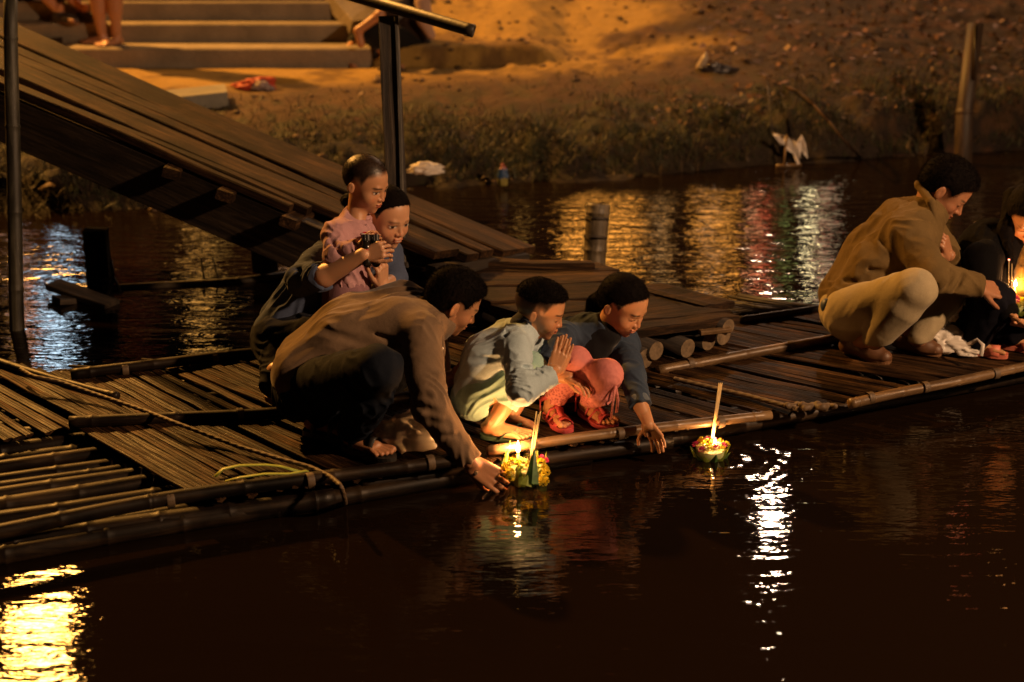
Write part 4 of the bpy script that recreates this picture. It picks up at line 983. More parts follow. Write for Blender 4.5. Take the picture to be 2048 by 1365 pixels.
    ts = Sdf().cap(pl, ch, .13, .15, k=.04).cap(ch + V3(0, -.14, 0), P(775, 25, D0 - .25), .08, .065, k=.03).cap(ch + V3(.0, .1, 0), ch + V3(.1, .1, -.2), .08, .07, k=.03); solid('sweater', ts, .011, mat_cloth('dark_brown_sweater', (.03, .018, .012)), root)
    sc = Sdf().cap(P(845, 40, D0 - .12), P(862, 70, D0 - .1), .05, .035, k=.03).cap(P(845, 5, D0 - .12), P(852, 40, D0 - .12), .06, .05, k=.03); solid('pale_bag_strap', sc, .011, mat_cloth('pale_pink_cloth', (.5, .33, .25)), root)
# ------------------------------------------------------------------ setting: ground, water
GROUND_Z = 0.32
STEP_Z = [GROUND_Z + 0.14 * i for i in range(7)]
WL = np.array([G(px, py, 0)[:2] for px, py in ((-300, 440), (50, 432), (300, 426), (500, 415), (830, 388), (1100, 368), (1300, 358), (1450, 342), (1700, 322), (2048, 302), (2400, 280))])
STEP_Y = [G(500, py, STEP_Z[i])[1] for i, py in enumerate((135, 85, 41, 1))]
STEP_Y += [STEP_Y[-1] + .42 * i for i in (1, 2, 3)]
STEP_X1 = G(742, 134, GROUND_Z)[0]
def bank_height(x, y):
    x = np.asarray(x, float); y = np.asarray(y, float)
    q = np.stack([x, y, np.zeros_like(x)], 1)
    d = y - np.interp(x, WL[:, 0], WL[:, 1]) + 0.10 * fbm(q * 2.2, 5) + .04 * fbm(q * 9, 6)
    nb = fbm(q * 3.0, 8, 4)
    a = .19 * ss(0.02, .40, d + .16 * nb) + .13 * ss(.25, 1.7, d + .25 * nb)
    up = .22 * np.maximum(0, y - 11.9)
    a = a + up * ss(-1.25, -.2, x) + .30 * np.maximum(0, y - STEP_Y[3]) * (1 - ss(-1.25, -.2, x)) + 0
    r = .25 * ss(0.02, .4, d + .12 * nb) + .17 * np.maximum(0, d - .3)
    w = ss(.6, 2.8, x); h = a * (1 - w) + r * w
    # eroded terrace right of the steps
    te = ss(.0, .10, y - (STEP_Y[0] - .02 + .22 * np.maximum(0, x + .3)) + .05 * nb) * ss(.55, .1, x + .15 * nb) * (x > STEP_X1)
    h = h + .15 * te
    h = np.minimum(h, 3.2 + .1 * nb)
    face = ss(0, .15, d) * ss(.9, .45, d); land = ss(0.1, .4, d)
    clods = np.maximum(0, fbm(q * 7, 31)) * ss(.2, .7, fbm(q * 1.1 + 4, 33) + .5 * ss(-.3, 1.2, x)) * ss(1.2, 2.6, d)
    h = h + face * (.10 * fbm(q * 5, 41) + .035 * fbm(q * 26, 42)) + land * (.018 * nb + .012 * fbm(q * 14, 12)) + .09 * clods + .02 * w * fbm(q * 11, 44) * land
    on_steps = (x < STEP_X1) & (y > STEP_Y[0] - .02)
    h = np.where(on_steps, GROUND_Z - .1 , h)
    flat = ss(STEP_X1 + .25, STEP_X1 - .1, x) * ss(STEP_Y[0] - .95, STEP_Y[0] - .7, y) * (~on_steps)
    h = h * (1 - flat) + (GROUND_Z + .004 * nb) * flat
    return np.where(d < 0.02, np.maximum(-.5, (d - .02) * .8 + .0 * h), h), d
def ground_colors(x, y, h, d):
    q = np.stack([x, y, h], 1); n = fbm(q * 2.3, 51, 4); n2 = fbm(q * 11, 52, 4); n3 = fbm(q * 40, 53, 2)
    sand = np.array((.34, .215, .055)); mud = np.array((.026, .017, .010)); grass = np.array((.030, .033, .012)); dirt = np.array((.085, .046, .022))
    dd = d + .35 * n
    w_s = ss(1.75, 2.4, dd) * (1 - ss(.7, 2.0, x + 1.0 * n + .15 * (y - 12.5)))
    w_d = ss(.55, 1.5, dd)
    c = mud[None] * (1 - w_d[:, None]) + dirt[None] * w_d[:, None]
    g = ss(-.15, .30, n2 + .3 * n) * ss(2.3, 1.0, d) * ss(0.0, .3, d); c = c * (1 - g[:, None] * .8) + grass[None] * g[:, None] * .8
    patch = ss(.12, .42, n + .5 * n2) * .75; w_s = w_s * (1 - patch); c = c * (1 - w_s[:, None]) + sand[None] * w_s[:, None]
    hill = ss(.8, 2.0, x + .7 * n + .25 * (y - 12.5)) + ss(13.6, 14.6, y + .7 * n) * (x > -1); hill = np.clip(hill, 0, 1)
    hc = np.array((.020, .013, .008))[None] * (1 - ss(.0, .3, n2)[:, None]) + np.array((.065, .030, .015))[None] * ss(.0, .3, n2)[:, None]
    c = c * (1 - .8 * hill[:, None]) + hc * .8 * hill[:, None]
    c = c * (1 + .22 * n3[:, None] + .2 * n2[:, None])
    return np.clip(c, .01, 1)
def build_ground():
    m, n, l, b = new_mat('earth')
    a = n.new('ShaderNodeAttribute'); a.attribute_name = 'Col'; l.new(a.outputs['Color'], b.inputs['Base Color'])
    b.inputs['Roughness'].default_value = .8; b.inputs['Specular IOR Level'].default_value = .3
    mp = mapping(n, l, (1, 1, 1), rand=False); t = noise_tex(n, l, mp, 26, 6, .7); t2 = noise_tex(n, l, mp, 120, 3, .6)
    b1 = bump(n, l, t.outputs[0], 1, .02, None); bump(n, l, t2.outputs[0], 1, .004, b.inputs['Normal'], b1)
    def sheet(xs, ys, name, hole=None):
        X, Y = np.meshgrid(xs, ys); x, y = X.ravel(), Y.ravel(); h, d = bank_height(x, y)
        nx, ny = len(xs), len(ys); i = np.arange(nx - 1)[None, :] + nx * np.arange(ny - 1)[:, None]; i = i.ravel()
        F = np.stack([i, i + 1, i + 1 + nx, i + nx], 1)
        if hole is not None:
            cx, cy = (x[F[:, 0]] + x[F[:, 2]]) / 2, (y[F[:, 0]] + y[F[:, 2]]) / 2
            F = F[~((cx > hole[0]) & (cx < hole[1]) & (cy > hole[2]) & (cy < hole[3]))]
        o = link_mesh(name, mesh_from(name, np.stack([x, y, h], 1), F, m, True, ground_colors(x, y, h, d))); tag(o, kind='structure')
        return o
    x0, x1, y0, y1 = -4.8, 6.0, 8.4, 16.8
    sheet(np.arange(x0, x1 + .001, .03), np.arange(y0, y1 + .001, .03), 'ground')
    sheet(np.concatenate([np.arange(-64.8, x0, 1.5), np.array([x0]), np.arange(x0 + 1.2, x1, 1.2), [x1], np.arange(x1 + 1.5, 66, 1.5)]),
          np.concatenate([np.arange(6.9, 8.4, .5), [y0], np.arange(y0 + 1.2, y1, 1.2), [y1], np.arange(y1 + 1.5, 90, 2.0)]), 'far_ground', hole=(x0 + .0, x1 - .0, y0, y1))
def build_water():
    m, n, l, b = new_mat('river_water')
    b.inputs['Base Color'].default_value = (.0075, .0042, .0021, 1); b.inputs['Roughness'].default_value = .018; b.inputs['IOR'].default_value = 1.36
    b.inputs['Specular IOR Level'].default_value = .5
    geo = n.new('ShaderNodeNewGeometry')
    def mp(scale, rot=0):
        q = n.new('ShaderNodeMapping'); q.inputs['Scale'].default_value = scale; q.inputs['Rotation'].default_value = (0, 0, rot); l.new(geo.outputs['Position'], q.inputs['Vector']); return q
    t1 = noise_tex(n, l, mp((.30, 2.0, 1), .08), 1.6, 2, .5, .4)
    t2 = noise_tex(n, l, mp((.24, 1.0, 1), -.06), 16, 3, .55, .6)
    t3 = noise_tex(n, l, mp((.35, 1.0, 1), .1), 45, 2, .5, .3)
    b1 = bump(n, l, t1.outputs[0], 1, .0065, None)
    # calmer patches
    t4 = noise_tex(n, l, mp((.5, 1, 1)), .55, 2, .5); cr = n.new('ShaderNodeMapRange'); cr.inputs['From Min'].default_value = .35; cr.inputs['From Max'].default_value = .65; cr.inputs['To Min'].default_value = .35; cr.inputs['To Max'].default_value = 1.0
    l.new(t4.outputs[0], cr.inputs['Value'])
    sx = n.new('ShaderNodeSeparateXYZ'); l.new(geo.outputs['Position'], sx.inputs[0]); ny = n.new('ShaderNodeMapRange'); ny.inputs['From Min'].default_value = 4.0; ny.inputs['From Max'].default_value = 6.6; ny.inputs['To Min'].default_value = .55; ny.inputs['To Max'].default_value = 1.3
    l.new(sx.outputs['Y'], ny.inputs['Value']); mm_ = n.new('ShaderNodeMath'); mm_.operation = 'MULTIPLY'; l.new(cr.outputs[0], mm_.inputs[0]); l.new(ny.outputs[0], mm_.inputs[1])
    b2 = bump(n, l, t2.outputs[0], 1, .0066, None, b1); l.new(mm_.outputs[0], b2.inputs['Strength'])
    b3 = bump(n, l, t3.outputs[0], 1, .0008, None, b2)
    prev = b3
    # rings spreading from the dipped hand and the two floats
    for c, amp, wl, reach in ((G(1325, 893, 0), .0005, .11, .7), (G(1420, 912, 0), .0006, .09, .5), (G(1048, 962, 0), .0008, .10, .6)):
        sb = n.new('ShaderNodeVectorMath'); sb.operation = 'DISTANCE'; l.new(geo.outputs['Position'], sb.inputs[0]); sb.inputs[1].default_value = tuple(c)
        mu = n.new('ShaderNodeMath'); mu.operation = 'MULTIPLY'; mu.inputs[1].default_value = 2 * math.pi / wl; l.new(sb.outputs['Value'], mu.inputs[0])
        si = n.new('ShaderNodeMath'); si.operation = 'SINE'; l.new(mu.outputs[0], si.inputs[0])
        fr = n.new('ShaderNodeMapRange'); fr.inputs['From Min'].default_value = 0; fr.inputs['From Max'].default_value = reach; fr.inputs['To Min'].default_value = 1; fr.inputs['To Max'].default_value = 0; l.new(sb.outputs['Value'], fr.inputs['Value'])
        pr = n.new('ShaderNodeMath'); pr.operation = 'MULTIPLY'; l.new(si.outputs[0], pr.inputs[0]); l.new(fr.outputs[0], pr.inputs[1])
        prev = bump(n, l, pr.outputs[0], 1, amp, None, prev)
    l.new(prev.outputs[0], b.inputs['Normal'])
    V = [(-60, -12, 0), (60, -12, 0), (60, 16, 0), (-60, 16, 0)]
    o = link_mesh('river', mesh_from('river', V, [(0, 1, 2, 3)], m, False)); tag(o, kind='structure')

def blade_mass(name, pts, hgt, wid, cols, lean=.5, seed=1, kind='stuff'):
    rng = np.random.default_rng(seed); n = len(pts)
    a = rng.random(n) * 2 * math.pi; s = np.stack([np.cos(a), np.sin(a), 0 * a], 1); L = (hgt * (.4 + rng.random(n)))[:, None]
    ld = rng.normal(0, 1, (n, 3)) * lean; ld[:, 2] = 1; ld /= np.linalg.norm(ld, axis=1, keepdims=True)
    w = wid * (.6 + .8 * rng.random(n))[:, None]; tip = pts + ld * L; tip[:, 2] -= (L[:, 0] * .25 * rng.random(n))
    mid = pts + ld * L * .55
    V = np.concatenate([pts - s * w, pts + s * w, mid + s * w * .7, mid - s * w * .7, tip], 0); i = np.arange(n)
    F = [tuple(q) for q in np.stack([i, i + n, i + 2 * n, i + 3 * n], 1)] + [tuple(q) for q in np.stack([i + 3 * n, i + 2 * n, i + 4 * n], 1)]
    me = mesh_from(name, V, F, GRASSM, True, np.tile(cols, (5, 1)))
    o = link_mesh(name, me); tag(o, kind=kind); return o
def build_vegetation():
    global GRASSM
    GRASSM = mat_attr('grass_blades', .6)
    rng = np.random.default_rng(3)
    # tufts over the bank edge and its face
    n = 42000; x = rng.uniform(-4.5, 5.8, n); y = np.interp(x, WL[:, 0], WL[:, 1]) + rng.gamma(2.2, .22, n)
    h, d = bank_height(x, y); q = np.stack([x, y, h], 1)
    keep = (d > .06) & (fbm(q * 2.6, 61) + .25 * rng.random(n) > -.08 - .0 * d) & (d < 1.9) & (h < 1.2); q = q[keep]
    c = np.array((.030, .034, .012))[None] * (.6 + .9 * rng.random((len(q), 1))); dry = rng.random((len(q), 1)) < .3; c = np.where(dry, np.array((.075, .048, .022))[None] * (.6 + .8 * rng.random((len(q), 1))), c)
    tag(blade_mass('bank_grass', q, .055 + .07 * np.clip(fbm(q * 3.1, 65) + .1, 0, 1), .0028, c, .7, 4), 'short dark grass and dry stalks growing over the muddy bank edge', 'grass')
    # dead leaves and chips of litter over the slope
    n = 5200; x = rng.uniform(-1.2, 5.9, n); y = np.interp(x, WL[:, 0], WL[:, 1]) + rng.uniform(.3, 5.5, n); h, d = bank_height(x, y)
    q = np.stack([x, y, h + .004], 1); keep = (fbm(q * 1.6, 71) + .45 * ss(.8, 2.5, x) > .22) & (d > .3) & (rng.random(n) < .12 + ss(.3, 1.6, x)); q = q[keep]; n = len(q)
    a = rng.random(n) * 2 * math.pi; s = rng.uniform(.012, .034, n); u = np.stack([np.cos(a), np.sin(a), rng.normal(0, .35, n)], 1) * s[:, None]; v = np.stack([-np.sin(a), np.cos(a), rng.normal(0, .45, n)], 1) * s[:, None] * .6
    up = np.array([0, 0, .012]); V = np.concatenate([q - u + up, q - v + up * .5, q + u + up, q + v + up * 1.4], 0); i = np.arange(n); F = np.stack([i, i + n, i + 2 * n, i + 3 * n], 1)
    col = np.array((.11, .052, .025))[None] * (.4 + 1.1 * rng.random((n, 1))); col = np.where(rng.random((n, 1)) < .012, np.array((.36, .26, .18))[None], col)
    o = link_mesh('leaf_litter', mesh_from('leaf_litter', V, F, mat_attr('dead_leaves', .55, spec=.35), False, np.tile(col, (4, 1)))); tag(o, 'brown dead leaves and scraps scattered over the dark slope', 'litter', kind='stuff')
    # pebbles and clods
    n = 1100; x = rng.uniform(-4.4, 5.6, n); y = np.interp(x, WL[:, 0], WL[:, 1]) + rng.uniform(.02, 4.8, n); h, d = bank_height(x, y); k = (d > .03) & ~((x < STEP_X1) & (y > STEP_Y[0] - .9)); x, y, h = x[k], y[k], h[k]; n = len(x)
    base = np.array([(1, 0, 0), (-1, 0, 0), (0, 1, 0), (0, -1, 0), (0, 0, 1), (0, 0, -1)], float); T = np.array([(0, 2, 4), (2, 1, 4), (1, 3, 4), (3, 0, 4), (2, 0, 5), (1, 2, 5), (3, 1, 5), (0, 3, 5)])
    sz = rng.gamma(2, .0065, n)[:, None, None] + .004; V = base[None] * sz * rng.uniform(.5, 1.3, (n, 6, 1)) * np.array([1.2, 1, .7]) + np.stack([x, y, h + .003], 1)[:, None, :]
    F = (T[None] + 6 * np.arange(n)[:, None, None]).reshape(-1, 3); colr = np.repeat(np.array((.085, .05, .025))[None] * (.4 + rng.random((n, 1))), 6, 0)
    o = link_mesh('clods', mesh_from('clods', V.reshape(-1, 3), F, mat_attr('clod_earth', .75), True, colr)); tag(o, 'small earth clods and stones strewn over the bank', 'clods', kind='stuff')

# ------------------------------------------------------------------ boards, poles, bamboo
def box_mesh(name, lx, ly, lz, m, bev=.004, cuts=1, warp=0.0, seed=0):
    """board: length lx along X from 0, centred in y, top at z=0"""
    rng = random.Random(seed); V = []; F = []; b = bev; ring = []
    for i in range(cuts + 1):
        x = lx * i / cuts; dy = warp * rng.uniform(-1, 1); dz = warp * .6 * rng.uniform(-1, 1); e = b if i in (0, cuts) else 0
        prof = [(-ly / 2, -lz + b), (-ly / 2, -b), (-ly / 2 + b, 0), (ly / 2 - b, 0), (ly / 2, -b), (ly / 2, -lz + b), (ly / 2 - b, -lz), (-ly / 2 + b, -lz)]
        for (yy, zz) in prof: V.append((x, yy + dy, zz + dz))
    for i in range(cuts):
        for q in range(8): a = 8 * i + q; c = 8 * i + (q + 1) % 8; F.append((a, a + 8, c + 8, c))
    F.append(tuple(range(8))); F.append(tuple(8 * cuts + q for q in range(7, -1, -1)))
    return mesh_from(name, V, F, m, False)
def bamboo_mesh(name, L, r0, r1, m, node=.28, seed=0, sides=10, bend=.0, hollow=False):
    rng = random.Random(seed); xs = []; x = rng.uniform(.04, node)
    nodes = []
    while x < L - .03: nodes.append(x); x += node * rng.uniform(.8, 1.2)
    prof = [(0, 1.0)]
    for q in nodes: prof += [(q - .03, 1.0), (q - .010, .99), (q - .003, 1.07), (q + .003, 1.07), (q + .010, .99), (q + .03, 1.0)]
    prof += [(L, 1.0)]; V = []; F = []
    ph = rng.uniform(0, 6); k1, k2 = bend * rng.uniform(-1, 1), bend * rng.uniform(-1, 1)
    for x, f in prof:
        r = (r0 + (r1 - r0) * x / L) * f; oy = k1 * math.sin(math.pi * x / L) + bend * .25 * math.sin(x * 5 + ph); oz = k2 * .4 * math.sin(math.pi * x / L)
        for q in range(sides): a = 2 * math.pi * q / sides; V.append((x, oy + r * math.cos(a), oz + r * math.sin(a)))
    for i in range(len(prof) - 1):
        for q in range(sides): a = sides * i + q; c = sides * i + (q + 1) % sides; F.append((a, c, c + sides, a + sides))
    if hollow:
        o = len(V); x, f = prof[-1]; r = r1 * .72
        for xx in (L, L - .12):
            for q in range(sides): a = 2 * math.pi * q / sides; V.append((xx, r * math.cos(a), r * math.sin(a)))
        e = sides * (len(prof) - 1)
        for q in range(sides): F.append((e + q, e + (q + 1) % sides, o + (q + 1) % sides, o + q)); F.append((o + q, o + (q + 1) % sides, o + sides + (q + 1) % sides, o + sides + q))
        F.append(tuple(o + sides + q for q in range(sides)))
    else: F.append(tuple(sides * (len(prof) - 1) + q for q in range(sides)))
    F.append(tuple(range(sides - 1, -1, -1)))
    me = mesh_from(name, V, F, m, True); me.update()
    return me
def pole(name, a, b, r0, r1, m, parent=None, seed=0, bend=0.0, hollow=False, sides=10, node=.28):
    a = np.asarray(a, float); b = np.asarray(b, float); L = float(np.linalg.norm(b - a)); d = b - a
    up = (0, 0, 1) if abs(d[2]) < .8 * L else (0, -1, 0)
    return link_mesh(name, bamboo_mesh(name, L, r0, r1, m, node=node, seed=seed, bend=bend, hollow=hollow, sides=sides), parent, at(a, d, up))
def board(name, a, b, w, t, m, parent=None, up=(0, 0, 1), cuts=4, warp=.003, seed=0, bev=.004):
    """plank whose top centre line runs from a to b"""
    a = np.asarray(a, float); b = np.asarray(b, float); L = float(np.linalg.norm(b - a))
    return link_mesh(name, box_mesh(name, L, w, t, m, bev, cuts, warp, seed), parent, at(a, b - a, up))

def build_materials():
    global M_PLANK, M_DARKWOOD, M_BAMBOO, M_BAMBOO_DARK, M_SLAT, M_LOG, M_LOGEND, M_CONC, M_ROPE, M_STEEL, M_BAG, M_GREY
    M_PLANK = mat_wood('weathered_plank', (.030, .016, .008), (.105, .056, .025), .74, 1.3, .006, .1, spec=.15, stain=2.6)
    M_DARKWOOD = mat_wood('dark_old_wood', (.022, .015, .010), (.07, .048, .030), .7, 1.0, .004, .1)
    M_BAMBOO = mat_wood('old_bamboo', (.15, .09, .042), (.31, .20, .10), .45, .5, .0012, .12, spec=.4, vary=(.92, 1.1))
    M_BAMBOO_DARK = mat_wood('dark_wet_bamboo', (.014, .009, .006), (.050, .031, .016), .55, .5, .0015, .14, spec=.22, vary=(.8, 1.2), stain=2.4)
    M_SLAT = mat_wood('split_bamboo', (.034, .018, .008), (.120, .060, .024), .70, 1.6, .002, .26, spec=.10, stain=3.2, vary=(.6, 1.35))
    M_LOG = mat_wood('bark', (.02, .014, .010), (.055, .036, .024), .8, .8, .006, .1)
    M_LOGEND = mat_simple('sawn_log_end', (.15, .105, .06), .75, .45, 40, .003, 80)
    M_CONC = mat_simple('concrete', (.22, .18, .13), .85, .22, 5.0, .006, 35)
    M_ROPE = mat_simple('rope_fibre', (.10, .065, .035), .6, .3, 60, .001, 300)
    M_STEEL = mat_simple('painted_pipe', (.035, .028, .022), .45, .3, 20, .0008, 60)
    M_BAG, n, l, b = new_mat('thin_plastic'); b.inputs['Base Color'].default_value = (.88, .84, .78, 1); b.inputs['Roughness'].default_value = .35
    tr = n.new('ShaderNodeBsdfTranslucent'); tr.inputs['Color'].default_value = (.6, .5, .42, 1); mx = n.new('ShaderNodeMixShader'); mx.inputs[0].default_value = .4
    l.new(b.outputs[0], mx.inputs[1]); l.new(tr.outputs[0], mx.inputs[2]); l.new(mx.outputs[0], n['Material Output'].inputs['Surface'])

def build_steps():
    root = empty('stairs', (STEP_X1 - 2, STEP_Y[0], GROUND_Z), 'broad concrete stairs coming down the bank to the sandy landing', 'stairs')
    x0 = -7.0
    for i in range(6):
        xe = STEP_X1 - .02 * i + (0 if i == 0 else .0); me = box_mesh('step', xe - x0, .62, .30, M_CONC, .012, 14, .0015, i)
        link_mesh('step', me, root, Matrix.Translation((x0, STEP_Y[i] + .31, STEP_Z[i + 1])))
    # cheek slab sloping down at the right-hand end
    a = np.array([STEP_X1 - .62, STEP_Y[4] + .2, STEP_Z[5] + .16]); b = np.array([STEP_X1 + .02, STEP_Y[1] + .05, STEP_Z[2] + .03])
    board('cheek_slab', a, b, .42, .12, M_CONC, root, cuts=3)
    # separate kerb block piece lying before the stairs
    k = board('concrete_slab', G(262, 196, GROUND_Z + .05), G(452, 176, GROUND_Z + .09), .30, .10, mat_simple('grey_concrete', (.20, .19, .16), .85, .2, 8, .004, 50), None, cuts=3)
    tag(k, 'grey concrete slab lying loose on the sand beside the ramp', 'slab')
    k = board('landing_board', G(62, 82, STEP_Z[1] + .02), G(124, 74, STEP_Z[1] + .04), .22, .04, M_PLANK, None, cuts=2); tag(k, 'short wooden board lying on the steps above the ramp', 'board')

RA = dict(far0=(0, 35, 8.0), far1=(1072, 497, 6.95), c0=(0, 147, 7.0), c1=(884, 520, 6.30))
def build_ramp():
    F0, F1, C0, C1 = P(*RA['far0']), P(*RA['far1']), P(*RA['c0']), P(*RA['c1'])
    # extend upward past the frame
    e = .35; F0 = F0 + (F0 - F1) * e; C0 = C0 + (C0 - C1) * e
    root = empty('ramp', (F1 + C1) / 2 - np.array([0, 0, .1]), 'long sloping gangway of weathered planks leading down to the raft', 'gangway')
    def pt(t, u):      # t 0 top..1 low, u 0 far..1 near plank line C
        a = F0 + (C0 - F0) * u; b = F1 + (C1 - F1) * u; return a + (b - a) * t
    nrm = np.cross(F1 - F0, C0 - F0); nrm = nrm / np.linalg.norm(nrm); nrm = nrm * np.sign(nrm[2])
    edges = [(0.0, .375, 1.0), (.40, .545, .992), (.550, .690, .992), (.715, .975, .984), (1.0, 1.085, .80), (1.09, 1.165, .78)]
    for i, (u0, u1, te) in enumerate(edges):
        V = []; th = .035; cuts = 6
        for q in range(cuts + 1):
            t = te * q / cuts; g = .012 * (random.random() - .5) * (0 < q < cuts)
            A, B = pt(t, u0 + .006 + g * .4), pt(t, u1 - .006 - g * .4); z = nrm * (.008 * math.sin(i * 2 + q * 1.3) + .006 * (i % 2))
            b = (B - A) / np.linalg.norm(B - A) * .006
            V += [A + z - nrm * .006, A + z + b, B + z - b, B + z - nrm * .006, B + z - nrm * th, A + z - nrm * th]
        X = Matrix.Translation(list(V[0])) @ basis(V[-6] - V[0], nrm); Xi = X.inverted()
        V = [tuple(Xi @ Vector([float(c) for c in v])) for v in V]; Fc = []
        for q in range(cuts):
            for s in range(6): a = 6 * q + s; c = 6 * q + (s + 1) % 6; Fc.append((a, a + 6, c + 6, c))
        Fc += [tuple(range(6)), tuple(6 * cuts + s for s in range(5, -1, -1))]
        link_mesh('plank', mesh_from('plank', V, Fc, M_PLANK, False), root, X)
    # stringers and cross bearers
    for u, dz, w, h, e0 in ((1.10, .045, .09, .22, .86), (.06, .05, .07, .14, .97), (.55, .05, .07, .12, .95)):
        a = pt(0, u) - nrm * dz; b = pt(e0, u) - nrm * dz; board('stringer', a, b, w, h, M_DARKWOOD, root, up=nrm, cuts=4)
    for t in (.17, .585, .68, .79, .90):
        a = pt(t, -.03) - nrm * .038; b = pt(t, 1.23) - nrm * .038; board('bearer', a, b, .075, .045, M_PLANK if t > .4 else M_DARKWOOD, root, up=nrm, cuts=1, warp=0)
    bt = board('batten', P(862, 532, 6.42) , P(1050, 506, 6.85), .06, .05, M_DARKWOOD, root, cuts=1, warp=0)
    # legs standing in the water
    def leg(px, py_top, py_bot, D, w, name='support_post', m=M_DARKWOOD):
        top = P(px, py_top, D); bot = top.copy(); bot[2] = -.25
        return board(name, bot, top, w, w, m, root, up=(0, -1, 0), cuts=4)
    leg(520, 452, 570, 7.35, .105); leg(546, 470, 570, 7.30, .03); 
    # rail: square post, plank face coloured as lit from the right, pipe on top
    pt_ = P(776, 32, 6.42); pb = P(797, 508, 6.42); board('rail_post', pb - (pt_ - pb) * .06, pt_, .085, .055, M_DARKWOOD, root, up=(0, -1, 0), cuts=4)
    a = P(791, 38, 6.40) + V3(.012, .0, 0); b = P(806, 506, 6.40) + V3(.012, .0, 0)
    board('rail_post_lit_face', b - (a - b) * .05 + V3(.0, .03, 0), a + V3(0, .03, 0), .05, .018, mat_wood('lit_face_wood', (.10, .09, .075), (.20, .18, .15), .6), root, up=(1, 0, 0), cuts=4, seed=4)
    A = P(560, -52, 6.40); B = P(948, 63, 6.33); pipe(root, A, B, .0265)
    return root
def pipe(root, A, B, r):
    d = B - A; L = np.linalg.norm(d); V = []; F = []; n = 20
    prof = [(0, r), (L - .035, r), (L - .034, r * 1.06), (L - .001, r * 1.06), (L, r * 1.02), (L, r * .88), (L - .25, r * .88)]
    for x, rr in prof:
        for q in range(n): a = 2 * math.pi * q / n; V.append((x, rr * math.cos(a), rr * math.sin(a)))
    for i in range(len(prof) - 1):
        for q in range(n): a = n * i + q; c = n * i + (q + 1) % n; F.append((a, c, c + n, a + n))
    F.append(tuple(range(n - 1, -1, -1))); F.append(tuple(n * (len(prof) - 1) + q for q in range(n)))
    return link_mesh('hand_rail_pipe', mesh_from('hand_rail_pipe', V, F, M_STEEL, True), root, at(A, d))

# ------------------------------------------------------------------ raft
FRONT = [(-260, 1122), (0, 1072), (340, 1012), (690, 962), (955, 922), (1180, 884), (1350, 862), (1560, 828), (1690, 806), (1790, 783), (1900, 767), (2048, 737), (2300, 690)]
MID = [(-300, 905), (0, 872), (117, 850), (557, 826), (900, 780), (1300, 741), (1500, 708), (1690, 677), (2048, 622), (2300, 590)]
BACK = [(-300, 775), (0, 735), (121, 752), (515, 709), (900, 672), (1240, 640), (1460, 640), (1650, 618), (2048, 566), (2300, 540)]
def line_w(L, z=.1): return np.array([G(px, py, z)[:2] for px, py in L])
def seg_hit(p, d, L):
    best = None
    for a, b in zip(L[:-1], L[1:]):
        e = b - a; den = d[0] * e[1] - d[1] * e[0]
        if abs(den) < 1e-9: continue
        w = a - p; t = (w[0] * e[1] - w[1] * e[0]) / den; s = (w[0] * d[1] - w[1] * d[0]) / den
        if 0 <= s <= 1 and t > .01 and (best is None or t < best): best = t
    return best
